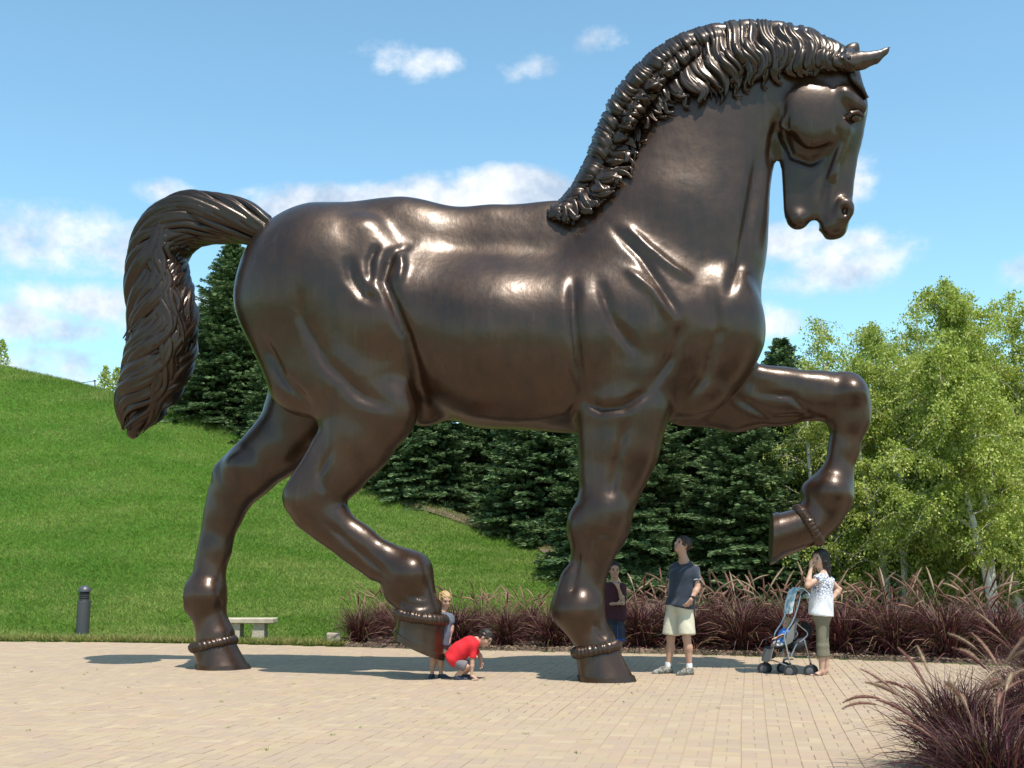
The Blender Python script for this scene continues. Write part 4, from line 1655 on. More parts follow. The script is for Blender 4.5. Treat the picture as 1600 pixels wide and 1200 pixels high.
def side_y(x, z, sgn=-1):
    hit = bvh2.ray_cast(Vector((x, 3 * sgn, z)), Vector((0, -sgn, 0)))
    return hit[0].y if hit[0] is not None else None


def mane_lock(t0, t1, span, amp, wav, rad, sgn=-1, lift=0.0, curl=0.5, ph=0.0, a0=0.0):
    npt = 30
    base = []
    A = cr(CRESTL, t0)
    B = cr(LOWER, t1)
    dirv = B - A
    L = np.linalg.norm(dirv)
    dirv = dirv / L
    perp = np.array([-dirv[1], dirv[0]])
    pts = []
    rads = []
    lasty = 0.05 * sgn
    for i in range(npt):
        f = i / (npt - 1)
        g = a0 + (span - a0) * f
        env = min(1, f * 2.5) 
        off = amp * env * math.sin(2 * math.pi * wav * g + ph)
        q = A + dirv * L * g + perp * off + dirv * 0
        if f > 0.8:
            k = (f - 0.8) / 0.2
            q = q + perp * curl * 12 * math.sin(k * math.pi * 0.9) - dirv * 9 * k * k * abs(curl)
        x, _, z, tt = HP(q[0], q[1], lasty)
        y = side_y(x, z, sgn)
        if y is None:
            y = lasty
        y = y + sgn * (rad * 0.35 + lift)
        if f < 0.15:
            y = y * (0.35 + 0.65 * f / 0.15)
        y = lasty + (y - lasty) * (0.45 if i else 1.0)
        lasty = y
        x, _, z, tt = HP(q[0], q[1], y)
        pts.append((x, y, z))
        rads.append(rad * (0.65 + 0.5 * math.sin(math.pi * min(1, f * 1.15) ** 0.8)) * (1 if f < 0.75 else max(0.16, 1 - (f - 0.75) * 3.2)))
    return strand(pts, rads, 4, 16, 0.06, ph)


NL = 84
for i in range(NL):
    t = (i + 0.5) / NL
    for lay in range(2):
        tt = min(max(t + random.uniform(-.006, .006), 0), 1)
        sp = random.uniform(0.85, 1.18) if lay == 0 else random.uniform(0.75, 1.12)
        mb = mane_lock(tt, min(1, max(0, tt + random.uniform(-.012, .02))), sp, random.uniform(4.5, 7.5), random.uniform(1.25, 1.5),
                       random.uniform(.060, .084) * (1 if t > .12 else .8), -1, 0.03 + 0.035 * lay, random.uniform(-.6, 1.0), t * 16 + random.uniform(-.35, .35), 0.0 if lay == 0 else random.uniform(.25, .45))
        mb.build('mane_lock', BRONZE_HAIR, mane)
for i in range(46):
    t = (i + 0.5) / 46
    mb = mane_lock(t, t, random.uniform(.5, .8), 5, 1.5, random.uniform(.05, .065), 1, 0.0, random.uniform(-.5, .9), t * 20)
    mb.build('mane_lock', BRONZE_HAIR, mane)
# forelock between the ears
for i in range(7):
    yl = -0.20 + 0.06 * i
    pts = []
    for k in range(10):
        f = k / 9
        q = (1318 + 34 * f + 3 * math.sin(f * 9 + i), 88 + 66 * f)
        pts.append(HP(q[0], q[1], yl + 0.03 * math.sin(f * 8 + i * 2))[:3])
    strand(pts, [.055 * (1 - .7 * k / 9) + .012 for k in range(10)], 3, 9, .3, i).build('forelock', BRONZE_HAIR, mane)

# ---- tail
TAILP = [(440, 368, 20), (410, 358, 24), (375, 346, 30), (335, 339, 36), (296, 342, 41), (262, 365, 43), (246, 402, 43), (248, 450, 43), (256, 502, 46), (252, 552, 46), (238, 598, 42), (220, 638, 32), (208, 676, 14)]
ts = SDF((-6.2, -.8, 2.3), (-2.9, .8, 6.6), 0.035)
ts.chain([HR(a, b, r * .78, 0.0, .85) for a, b, r in TAILP], 0.12)
tail = link('tail', ts.mesh('tail', BRONZE_HAIR), horse)


def tail_pt(f):
    a, b, r = cr(TAILP, f)
    x, y, z, t = HP(a, b, 0)
    return Vector((x, y, z)), r * t / FPX


def tail_strand(f0, f1, ang0, turns, rad, wig, hook=0.0):
    npt = 24
    pts, rads = [], []
    for i in range(npt):
        u = i / (npt - 1)
        f = f0 + (f1 - f0) * u
        c, r = tail_pt(f)
        c2, _ = tail_pt(min(f + .01, 1.0))
        c1, _ = tail_pt(max(f - .01, 0))
        tg = (c2 - c1).normalized()
        nn = Vector((0, 1, 0)) - tg * tg.y
        nn.normalize()
        bb = tg.cross(nn)
        an = ang0 + turns * 2 * math.pi * u + wig * math.sin(u * 9 + ang0 * 3)
        grow = 0.84 + (0.18 * u if f1 > 0.7 else 0.0) + hook * max(0, u - .8) * 1.4
        pts.append(c + (nn * math.cos(an) * .85 + bb * math.sin(an)) * (r * grow))
        rads.append(rad * (0.25 + 0.85 * math.sin(math.pi * min(1, u * 1.05 + .05)) ** .7) * (1 if u < .8 else max(.2, 1 - (u - .8) * 3.5)))
    return strand(pts, rads, 4, 16, 0.08, ang0)


for i in range(64):
    f0 = random.uniform(0.02, 0.30)
    f1 = f0 + random.uniform(.25, .42)
    tail_strand(f0, f1, random.random() * 6.28, random.uniform(.26, .34), random.uniform(.075, .105), .05).build('tail_strand', BRONZE_HAIR, tail)
for i in range(88):
    f0 = random.uniform(0.34, 0.74)
    f1 = min(1.0, f0 + random.uniform(.20, .36))
    tail_strand(f0, f1, random.random() * 6.28, random.uniform(.20, .34), random.uniform(.075, .115), .42, random.uniform(0, 1.1)).build('tail_strand', BRONZE_HAIR, tail)


# ================================================================ PEOPLE
def V3(*a):
    return np.array(a, float)


def unit(v):
    v = np.array(v, float)
    return v / (np.linalg.norm(v) + 1e-9)


def flatcone(S, A, B, ra, rb, k=0.02, s=1.0, sub=False, wall=None):
    """tapered cylinder with flat ends; s scales the y radius"""
    A, B = np.array(A, float), np.array(B, float)
    m = max(ra, rb) * max(1, s) + k + 2 * S.h
    sl, X, Y, Z = S._win(np.minimum(A, B) - m, np.maximum(A, B) + m)
    AB = B - A
    L = np.linalg.norm(AB)
    u = AB / L
    t = (X - A[0]) * u[0] + (Y - A[1]) * u[1] + (Z - A[2]) * u[2]
    dx = X - A[0] - t * u[0]
    dy = (Y - A[1] - t * u[1]) / s
    dz = Z - A[2] - t * u[2]
    r = ra + (rb - ra) * np.clip(t / L, 0, 1)
    d = np.sqrt(dx * dx + dy * dy + dz * dz) - r
    d = np.maximum(d, np.maximum(-t, t - L))
    S.comb(sl, d.astype(np.float32), k, sub)


def make_skin(name, c):
    return material(name, c, 0.5, spec=0.35, bump=(60, .1, .002))


SKIN = make_skin('skin', (0.46, 0.27, 0.19))
SKIN_W = make_skin('skin_fair', (0.52, 0.32, 0.23))
SKIN_T = make_skin('skin_tan', (0.42, 0.25, 0.17))
HAIR_D = material('dark_hair', (0.022, 0.015, 0.012), 0.45, bump=(90, .6, .004))
HAIR_B = material('brown_hair', (0.045, 0.027, 0.018), 0.45, bump=(90, .6, .004))
HAIR_BL = material('blond_hair', (0.40, 0.26, 0.12), 0.5, bump=(90, .6, .004))
EYEM = material('eye_dark', (0.03, 0.02, 0.02), 0.15)
LIP = material('lip', (0.34, 0.13, 0.11), 0.5)


def frame(f, up):
    f = unit(f)
    r = unit(np.cross(f, up))
    u = np.cross(r, f)
    return f, r, u


def head_sdf(S, c, f, up, h):
    f, r, u = frame(f, up)
    R = [f, r, u]
    c = np.array(c, float)
    S.ellip(c + u * .10 * h - f * .04 * h, (.43 * h, .335 * h, .40 * h), .02, R)
    S.ellip(c - u * .18 * h + f * .08 * h, (.27 * h, .235 * h, .29 * h), .04, R)
    S.ellip(c - u * .40 * h + f * .24 * h, (.10 * h, .11 * h, .08 * h), .03, R)
    S.ellip(c + f * .30 * h + u * .14 * h, (.10 * h, .22 * h, .06 * h), .03, R)
    for q in (-1, 1):
        S.ellip(c + r * q * .335 * h - f * .04 * h - u * .02 * h, (.075 * h, .045 * h, .13 * h), .01, R)
        S.ellip(c + f * .42 * h + r * q * .155 * h + u * .045 * h, (.07 * h, .085 * h, .05 * h), .02, R, True)
        S.ellip(c + f * .26 * h + r * q * .16 * h - u * .12 * h, (.10 * h, .09 * h, .09 * h), .03, R)
    S.cap(c + f * .37 * h + u * .07 * h, c + f * .475 * h - u * .10 * h, .035 * h, .060 * h, .015)
    S.cap(c + f * .345 * h - u * .245 * h - r * .09 * h, c + f * .345 * h - u * .245 * h + r * .09 * h, .04 * h, .04 * h, .015)


def head_parts(root, c, f, up, h, hair_mat, long=None, fringe=0.0, seed=0):
    f, r, u = frame(f, up)
    R = [f, r, u]
    c = np.array(c, float)
    for q in (-1, 1):
        mb = MB()
        mb.ell(c + f * .355 * h + r * q * .150 * h + u * .045 * h, (.05 * h,) * 3, 8, 6)
        mb.build('eye', EYEM, root)
        mb = MB()
        mb.tube([c + f * .395 * h + r * q * .08 * h + u * .125 * h, c + f * .385 * h + r * q * .15 * h + u * .15 * h, c + f * .33 * h + r * q * .22 * h + u * .125 * h], .016 * h, 5)
        mb.build('eyebrow', hair_mat, root)
    mb = MB()
    mb.tube([c + f * .365 * h - u * .245 * h - r * .09 * h, c + f * .392 * h - u * .24 * h, c + f * .365 * h - u * .245 * h + r * .09 * h], [.012 * h, .024 * h, .012 * h], 6)
    mb.build('mouth', LIP, root)
    m = h * (1.3 if long is None else 3.2)
    S = SDF(c - m, c + h * 1.0, h * .035)
    S.ellip(c + u * .13 * h - f * .06 * h, (.475 * h, .385 * h, .435 * h), .02, R)
    if long is not None:
        for a, b, ra, rb in long:
            S.cap(a, b, ra, rb, .04)
    S.ellip(c + f * .46 * h - u * (.16 - fringe) * h * 1.0, (.40 * h, .34 * h, .44 * h), .02, R, True)
    if long is None:
        S.ellip(c + f * .12 * h - u * .42 * h, (.42 * h, .6 * h, .42 * h), .02, R, True)
        S.ellip(c - u * .68 * h, (.8 * h, .8 * h, .40 * h), .02, R, True)
    V, Q = S.surface(1)
    N = vnormals(V, Q)
    V = V + N * ((vnoise(V[:, 0] * 3 + V[:, 1] * 5, V[:, 2] - V[:, 1], 31 + seed, .02) - .5) * .12 * h)[:, None]
    link('hair', np_mesh('hair', V, None, Q, hair_mat, True), root)


def hand_sdf(S, w, d, n, sc, curl=0.5, thumb=1):
    """w wrist, d hand direction, n palm normal (curl towards it)"""
    d = unit(d)
    n = unit(n - np.dot(n, d) * d)
    s = np.cross(d, n) * thumb          # towards the thumb
    L = .085 * sc
    for q in (-.6, 0, .6):
        S.cap(w + s * q * .020 * sc, w + d * L + s * q * .034 * sc, .018 * sc, .0135 * sc, .012)
    for i, (q, ln) in enumerate(((-1.05, .058), (-.35, .072), (.35, .078), (1.05, .070))):
        b = w + d * L + s * q * .030 * sc
        d1 = unit(d * math.cos(curl) + n * math.sin(curl) + s * q * .06)
        m_ = b + d1 * ln * .52 * sc
        d2 = unit(d * math.cos(curl * 2.1) + n * math.sin(curl * 2.1))
        S.cap(b, m_, .0095 * sc, .0088 * sc, .005)
        S.cap(m_, m_ + d2 * ln * .50 * sc, .0088 * sc, .0072 * sc, .004)
    b = w + d * .022 * sc + s * .028 * sc
    t1 = b + unit(d * .7 + s * .75 + n * .25) * .042 * sc
    S.cap(b, t1, .014 * sc, .0115 * sc, .010)
    S.cap(t1, t1 + unit(d * .95 + s * .25 + n * .3) * .032 * sc, .0112 * sc, .0085 * sc, .004)


def cloth_mesh(S, name, mat, root, seed, amp=.011, cell=.085):
    V, Q = S.surface(2)
    N = vnormals(V, Q)
    V = V + N * ((vnoise(V[:, 0] + V[:, 1] * .7 + V[:, 2] * .35, V[:, 2] * .6 + V[:, 1], seed, cell) - .5) * 2 * amp)[:, None]
    return link(name, np_mesh(name, V, None, Q, mat, True), root)


def torso_prims(ch, wa, hp, sv, sc, fat=1.0):
    sv = unit(sv)
    out = []
    for q in (-1, 1):
        out.append((ch + sv * q * .088 * sc, wa + sv * q * .062 * sc, .112 * sc * fat, .102 * sc * fat))
        out.append((wa + sv * q * .062 * sc, hp + sv * q * .075 * sc, .102 * sc * fat, .112 * sc * fat))
    return out


def shoe(root, an, toe, sc, mat, solemat, sandal=False):
    an, toe = np.array(an, float), np.array(toe, float)
    d = unit([toe[0] - an[0], toe[1] - an[1], 0])
    lo = np.minimum(an, toe) - .14
    hi = np.maximum(an, toe) + .14
    s = np.array([-d[1], d[0], 0])
    heel = np.array([an[0], an[1], 0]) - d * .055 * sc
    tip = heel + d * .27 * sc
    mb = MB()
    prof = [(0, .026), (.03, .036), (.12, .034), (.19, .047), (.24, .040), (.27, .014)]
    rings = []
    for z, g in ((.000, 1.0), (.026 * sc if not sandal else .014, 1.04)):
        ring = []
        for a, b in prof:
            ring.append(Vector(heel + d * a * sc + s * b * sc * g + V3(0, 0, z)))
        for a, b in reversed(prof):
            ring.append(Vector(heel + d * a * sc - s * b * sc * g + V3(0, 0, z)))
        rings.append(ring)
    mb.rings(rings)
    if sandal:
        o = mb.build('sandal', solemat, root)
        mb = MB()
        for q in (-1, 1):
            mb.tube([heel + d * .20 * sc + V3(0, 0, .05), heel + d * .16 * sc + s * q * .03 * sc + V3(0, 0, .055), heel + d * .09 * sc + s * q * .042 * sc + V3(0, 0, .012)], .007, 6)
        mb.build('strap', solemat, o)
        return o
    S = SDF(lo, hi, .009)
    S.cap(heel + d * .045 * sc + V3(0, 0, .05 * sc), heel + d * .12 * sc + V3(0, 0, .055 * sc), .045 * sc, .044 * sc, .03)
    S.cap(heel + d * .12 * sc + V3(0, 0, .05 * sc), heel + d * .225 * sc + V3(0, 0, .032 * sc), .045 * sc, .034 * sc, .03)
    S.cap(heel + d * .05 * sc + V3(0, 0, .06 * sc), an + V3(0, 0, .01), .040 * sc, .040 * sc, .03)
    S.cut(V3(0, 0, .012 * sc), (0, 0, -1))
    S.cut(V3(0, 0, max(.10 * sc, .07)), (0, 0, 1))
    o = link('shoe', S.mesh('shoe', mat, 1), root)
    mb.build('sole', solemat, o)
    for k in range(3):
        m2 = MB()
        p = heel + d * (.13 + .022 * k) * sc + V3(0, 0, (.094 - .009 * k) * sc)
        m2.tube([p - s * .022 * sc - V3(0, 0, .006), p + V3(0, 0, .004), p + s * .022 * sc - V3(0, 0, .006)], .0035, 5)
        m2.build('lace', solemat, o)
    return o


def person(label, org, j, sc, hs, face, up, skin, hairm, res=.009, hands=(), feet=(), long=None, fringe=0, group=None, fat=1.0, skinlegs=True, seed=0):
    """j: joint positions in metres relative to org"""
    root = thing('person', label, 'person', org, 0, group)
    allp = np.array([v for v in j.values()])
    S = SDF(allp.min(0) - .24, allp.max(0) + .24, res)
    sv = j['shL'] - j['shR']
    for A, B, ra, rb in torso_prims(j['chest'], j['waist'], j['hip'], sv, sc, fat):
        S.cap(A, B, ra - .012, rb - .012, .05)
    S.cap(j['neck'], j['head'] - unit(up) * hs * .2, .060 * sc, .057 * sc, .04)
    for q in 'LR':
        if 'sh' + q in j:
            S.cap(j['neck'] - V3(0, 0, .02 * sc), j['sh' + q], .045 * sc, .048 * sc, .05)
            S.cap(j['sh' + q], j['el' + q], .046 * sc, .036 * sc, .03)
            el, wr = j['el' + q], j['wr' + q]
            m_ = el * .7 + wr * .3
            S.cap(el, m_, .037 * sc, .039 * sc, .02)
            S.cap(m_, wr, .039 * sc, .024 * sc, .02)
        S.cap(j['hp' + q], j['kn' + q], .078 * sc, .052 * sc, .04)
        kn, an = j['kn' + q], j['an' + q]
        m_ = kn * .68 + an * .32
        ff = unit(V3(face[0], face[1], 0))
        S.cap(kn, m_ - ff * .012 * sc, .050 * sc, .054 * sc, .03)
        S.cap(m_ - ff * .012 * sc, an, .054 * sc, .032 * sc, .03)
        toe = j['to' + q]
        S.cap(an, np.array([toe[0], toe[1], toe[2]]) * .4 + an * .6 - V3(0, 0, .02 * sc), .034 * sc, .03 * sc, .02)
        S.cap(np.array(toe) * .4 + an * .6 - V3(0, 0, .02 * sc), toe, .030 * sc, .020 * sc, .02)
    head_sdf(S, j['head'], face, up, hs)
    for (q, d, n, curl, th) in hands:
        hand_sdf(S, j['wr' + q], np.array(d, float), np.array(n, float), sc, curl, th)
    V, Q = S.surface(1)
    link('body', np_mesh('body', V, None, Q, skin, True), root)
    head_parts(root, j['head'], face, up, hs, hairm, long, fringe, seed)
    return root


def shirt(root, j, sc, mat, hem, sleeve=.55, fat=1.0, puff=1.12, seed=1, neckcut=True, name='shirt', flare=None, res=.011):
    allp = np.array([j[k] for k in ('chest', 'waist', 'hip', 'neck', 'shL', 'shR', 'elL', 'elR')])
    S = SDF(allp.min(0) - .25, allp.max(0) + .25, res)
    sv = j['shL'] - j['shR']
    for A, B, ra, rb in torso_prims(j['chest'], j['waist'], j['hip'], sv, sc, fat):
        S.cap(A, B, (ra + .008) * puff, (rb + .012) * puff, .06)
    if flare is not None:
        for A, B, ra, rb, s_ in flare:
            flatcone(S, A, B, ra, rb, .05, s_)
    dn = unit(j['hip'] - j['chest'])
    S.cut(j['hip'] + dn * hem, dn)
    for q in 'LR':
        S.cap(j['neck'] - V3(0, 0, .035 * sc), j['sh' + q] - V3(0, 0, .005), .052 * sc, .060 * sc, .05)
        e = j['sh' + q] + (j['el' + q] - j['sh' + q]) * sleeve
        s0 = j['sh' + q] - unit(j['el' + q] - j['sh' + q]) * .01
        flatcone(S, s0, e, .058 * sc, .066 * sc, .03)
    if neckcut:
        S.cap(j['neck'] + V3(0, 0, .0), j['head'], .052 * sc, .060 * sc, .012, 1, True)
    return cloth_mesh(S, name, mat, root, seed)


def legs(root, j, sc, mat, frac, wide=1.0, below=False, name='shorts', seed=2, top=.03, flare=.02):
    """shorts or trousers: frac of thigh covered, or of the calf when below"""
    allp = np.array([j[k] for k in ('waist', 'hip', 'hpL', 'hpR', 'knL', 'knR', 'anL', 'anR')])
    S = SDF(allp.min(0) - .25, allp.max(0) + .25, .011)
    sv = j['shL'] - j['shR']
    for A, B, ra, rb in torso_prims(j['chest'], j['waist'], j['hip'], sv, sc)[1::2]:
        S.cap(A, B, (ra - .004), (rb + .010), .05)
    for q in 'LR':
        hp, kn, an = j['hp' + q], j['kn' + q], j['an' + q]
        if not below:
            e = hp + (kn - hp) * frac
            flatcone(S, hp, e, .090 * sc * wide, (.085 + flare) * sc * wide, .035)
        else:
            S.cap(hp, kn, .090 * sc * wide, .070 * sc * wide, .04)
            e = kn + (an - kn) * frac
            flatcone(S, kn, e, .068 * sc * wide, .066 * sc * wide + flare * sc, .03)
    up = unit(j['waist'] - j['hip'])
    S.cut(j['waist'] + up * top, up)
    return cloth_mesh(S, name, mat, root, seed, .005)


def joints(org, d):
    out = {}
    for k, v in d.items():
        px, py = v[0], v[1]
        dy = v[2] if len(v) > 2 else 0.0
        p = P(px, py, org.y + dy)
        out[k] = np.array([p.x - org.x, p.y - org.y, p.z - org.z])
    return out


# ---- man in navy T-shirt looking up at the horse
NAVY = material('navy_cotton', (0.022, 0.032, 0.052), 0.9, sheen=.2, bump=(25, .4, .01))
KHAKI = material('khaki_cotton', (0.56, 0.52, 0.40), 0.9, bump=(22, .4, .01))
SHOE = material('shoe_grey', (0.09, 0.085, 0.07), 0.8, bump=(40, .8, .004), var=(30, (0.30, 0.29, 0.26), .48, .60))
SOLE = material('sole_dark', (0.10, 0.09, 0.08), 0.8)
WHITE = material('white_cotton', (0.78, 0.78, 0.78), 0.9)
RIM = material('pale_trim', (0.36, 0.40, 0.45), 0.9)
o = G(1056, 1056)
j = joints(o, dict(head=(1066, 852, .0), neck=(1069, 876, .02), shL=(1085, 888, -.12), shR=(1053, 887, .15), chest=(1070, 899, .0), waist=(1066, 924, .0), hip=(1062, 948, .0),
                   elL=(1090, 918, -.16), wrL=(1080, 937, -.25), elR=(1047, 916, .24), wrR=(1050, 938, .14),
                   hpL=(1071, 956, -.06), hpR=(1052, 956, .08), knL=(1073, 998, -.10), knR=(1048, 998, .08), anL=(1077, 1043, -.08), anR=(1044, 1041, .10), toL=(1064, 1053, -.18), toR=(1026, 1051, .05)))
for q in 'LR':
    j['an' + q][2] = max(j['an' + q][2], .095)
    j['to' + q][2] = .035
man = person('man in navy T-shirt and khaki shorts looking up beside the planted foreleg', o, j, 1.0, .235, (-.80, -.42, .42), (.42, .10, .90), SKIN, HAIR_B,
             hands=(('L', (-.55, .25, -.75), (-.5, .8, .1), .4, 1), ('R', (.1, -.3, -.9), (.4, -.6, 0), .4, -1)))
sh = shirt(man, j, 1.0, NAVY, .005, .60, 1.0, 1.14, 3, name='t_shirt')
for q in 'LR':
    e = j['sh' + q] + (j['el' + q] - j['sh' + q]) * .60
    d = unit(j['el' + q] - j['sh' + q])
    mb = MB()
    mb.lathe([(.066, -.008), (.0685, -.004), (.0685, .006), (.066, .009)], 18, e, d)
    mb.build('sleeve_trim', RIM, sh)
mb = MB()
mb.lathe([(.060, -.006), (.064, 0), (.060, .008), (.055, .006)], 20, j['neck'] + V3(0.0, 0, .012), unit(j['head'] - j['neck']))
mb.build('collar', RIM, sh)
legs(man, j, 1.0, KHAKI, .86, 1.12, seed=5)
for q in 'LR':
    mb = MB()
    a = j['an' + q]
    mb.lathe([(.040, -.035), (.042, .0), (.040, .035)], 14, a + V3(0, 0, .02))
    mb.build('sock', WHITE, man)
    shoe(man, a, j['to' + q], 1.12, SHOE, SOLE)
mb = MB()
w_ = j['wrL'] + unit(j['elL'] - j['wrL']) * .03
mb.lathe([(.028, -.011), (.034, -.008), (.034, .008), (.028, .011)], 16, w_, unit(j['elL'] - j['wrL']))
mb.ell(w_ + V3(.012, -.032, .01), (.02, .008, .02), 10, 6)
mb.build('wristwatch', MET, man)

# ---- boy in maroon T-shirt, chin in hand
MAROON = material('maroon_cotton', (0.050, 0.012, 0.018), 0.9, bump=(25, .4, .01))
BLUE = material('blue_short_fabric', (0.010, 0.014, 0.030), 0.6, bump=(20, .4, .01))
BLUE2 = material('bright_blue_trim', (0.015, 0.06, 0.30), 0.6)
o = G(960, 1041)
j = joints(o, dict(head=(960, 891, -.02), neck=(960, 909, .0), shL=(972, 916, .0), shR=(948, 916, .0), chest=(960, 925, .0), waist=(960, 947, .0), hip=(959, 966, .0),
                   elL=(973, 940, -.12), wrL=(966, 918, -.17), elR=(946, 944, -.04), wrR=(965, 943, -.17),
                   hpL=(967, 974, .0), hpR=(952, 974, .0), knL=(967, 1003, -.02), knR=(952, 1003, -.02), anL=(968, 1031, .0), anR=(951, 1031, .0), toL=(969, 1040, -.12), toR=(949, 1040, -.12)))
for q in 'LR':
    j['an' + q][2] = .08
    j['to' + q][2] = .03
boy = person('boy in maroon T-shirt holding his chin, half hidden by the planted foreleg', o, j, .80, .215, (.08, -1, -.08), (0, 0, 1), SKIN_T, HAIR_D,
             hands=(('L', (-.45, -.05, .85), (-.3, .8, 0), .7, -1), ('R', (.9, -.15, .1), (0, 1, 0), .5, 1)), fringe=.10)
shirt(boy, j, .80, MAROON, .02, .62, 1.0, 1.16, 7, name='t_shirt')
sh = legs(boy, j, .80, BLUE, .92, 1.14, seed=8)
for q in 'LR':
    e = j['hp' + q] + (j['kn' + q] - j['hp' + q]) * .88
    mb = MB()
    mb.lathe([(.092, -.012), (.0985, -.010), (.0985, .014), (.092, .016)], 18, e, unit(j['kn' + q] - j['hp' + q]))
    mb.build('hem_trim', BLUE2, sh)
    mb = MB()
    a = j['hp' + q]
    mb.tube([a + V3(-.028, -.088, -.02), e + V3(-.026, -.098, .0)], .008, 6)
    mb.build('stripe', BLUE2, sh)
    shoe(boy, j['an' + q], j['to' + q], .85, MET, WHITE)

# ---- pregnant looking woman in white patterned blouse and olive capri pants
def blouse_material():
    m = bpy.data.materials.new('printed_blouse')
    m.use_nodes = True
    nt = NT(m.node_tree)
    b = m.node_tree.nodes['Principled BSDF']
    t = nt.n('ShaderNodeTexCoord').outputs['Object']
    vo = nt.n('ShaderNodeTexVoronoi', feature='DISTANCE_TO_EDGE', ins={'Vector': t, 'Scale': 30.0}).outputs[0]
    f = nt.maprange(vo, 0.08, 0.13)
    c = nt.mix(f, (0.16, 0.17, 0.28), (0.80, 0.80, 0.82))
    z = nt.n('ShaderNodeSeparateXYZ', ins={0: t}).outputs[2]
    g = nt.maprange(z, 1.12, 0.98)
    c = nt.mix(nt.math('MULTIPLY', g, .75), c, (0.80, 0.80, 0.82))
    m.node_tree.links.new(c, b.inputs['Base Color'])
    b.inputs['Roughness'].default_value = .85
    return m


BLOUSE = blouse_material()
OLIVE = material('olive_cotton', (0.17, 0.155, 0.105), 0.9, bump=(22, .4, .01))
o = G(1283, 1058)
j = joints(o, dict(head=(1280, 874, -.03), neck=(1287, 892, .0), shL=(1285, 901, -.14), shR=(1291, 901, .14), chest=(1287, 912, .0), waist=(1284, 938, .0), hip=(1284, 962, .0),
                   elL=(1262, 915, -.22), wrL=(1267, 888, -.14), elR=(1311, 921, .20), wrR=(1299, 938, .12),
                   hpL=(1283, 972, -.07), hpR=(1287, 972, .07), knL=(1283, 1008, -.07), knR=(1288, 1008, .06), anL=(1284, 1046, -.06), anR=(1291, 1045, .06), toL=(1268, 1057, -.07), toR=(1276, 1056, .05)))
for q in 'LR':
    j['an' + q][2] = .075
    j['to' + q][2] = .03
f, r, u = frame((-.80, -.60, -.02), (0, 0, 1))
hd = j['head']
woman = person('woman with long dark hair in white patterned blouse standing by the stroller, hand to face', o, j, .92, .222, (-.80, -.60, -.02), (0.04, 0, 1), SKIN_W, HAIR_D,
               hands=(('L', (.05, -.12, .95), (.6, -.7, 0), .35, 1), ('R', (-.6, .1, -.5), (-.3, -.8, 0), .5, -1)),
               long=[(hd - f * .07 + u * .03, hd - f * .10 - u * .10, .095, .075), (hd - f * .10 - u * .10, hd - f * .12 - u * .30, .070, .035),
                     (hd - f * .04 - r * .05 - u * .02, hd - f * .09 - r * .05 - u * .2, .06, .04)], fringe=.13)
w = j['waist']
shirt(woman, j, .92, BLOUSE, .0, .42, .98, 1.06, 11, name='blouse',
      flare=[(j['chest'] + V3(-.035, 0, -.06), j['hip'] + V3(-.012, 0, -.06), .125, .165, 1.12)])
legs(woman, j, .92, OLIVE, .45, .90, True, 'capri_pants', 12, flare=.012)
for q in 'LR':
    shoe(woman, j['an' + q], j['to' + q], .95, SOLE, material('flip_flop', (0.05, 0.03, 0.03), .7) if q == 'L' else bpy.data.materials['flip_flop'], True)
mb = MB()
mb.lathe([(.030, -.012), (.046, 0), (.030, .012)], 12, hd - f * .085 + u * .075, -f)
mb.build('hair_clip', material('hair_clip', (.62, .48, .34), .5), woman)

# ---- little boy in red, crouching with one hand on the paving
RED = material('red_cotton', (0.62, 0.012, 0.022), 0.85, bump=(25, .3, .01))
GREY = material('grey_cotton', (0.16, 0.14, 0.15), 0.9, bump=(22, .4, .01))
NAVYSHOE = material('navy_shoe', (0.02, 0.025, 0.05), 0.6)
o = G(725, 1064)
j = joints(o, dict(head=(758, 997, -.02), neck=(744, 1000, .0), shL=(738, 1009, .11), shR=(740, 1008, -.11), chest=(732, 1008, .0), waist=(716, 1019, .0), hip=(707, 1029, .0),
                   elR=(738, 1034, -.13), wrR=(737, 1056, -.14), elL=(750, 1024, .10), wrL=(752, 1034, .04),
                   hpL=(709, 1033, .08), hpR=(709, 1033, -.08), knL=(733, 1041, .10), knR=(729, 1042, -.09), anL=(725, 1056, .10), anR=(714, 1055, -.07), toL=(737, 1061, .10), toR=(722, 1063, -.07)))
red = person('little boy in bright red T-shirt crouching with one hand on the paving', o, j, .66, .20, (.72, -.30, -.62), (.55, 0, .80), SKIN, HAIR_D,
             hands=(('R', (.75, -.25, -.35), (0.1, .1, -1), .15, 1), ('L', (.1, -.2, -.9), (-.5, -.5, 0), .5, -1)), group=None, fringe=.06)
shirt(red, j, .66, RED, .05, .80, 1.05, 1.26, 13, name='t_shirt')
legs(red, j, .66, GREY, .95, 1.05, seed=14)
for q in 'LR':
    a = j['an' + q]
    shoe(red, V3(a[0], a[1], .07), j['to' + q], .72, NAVYSHOE, WHITE)

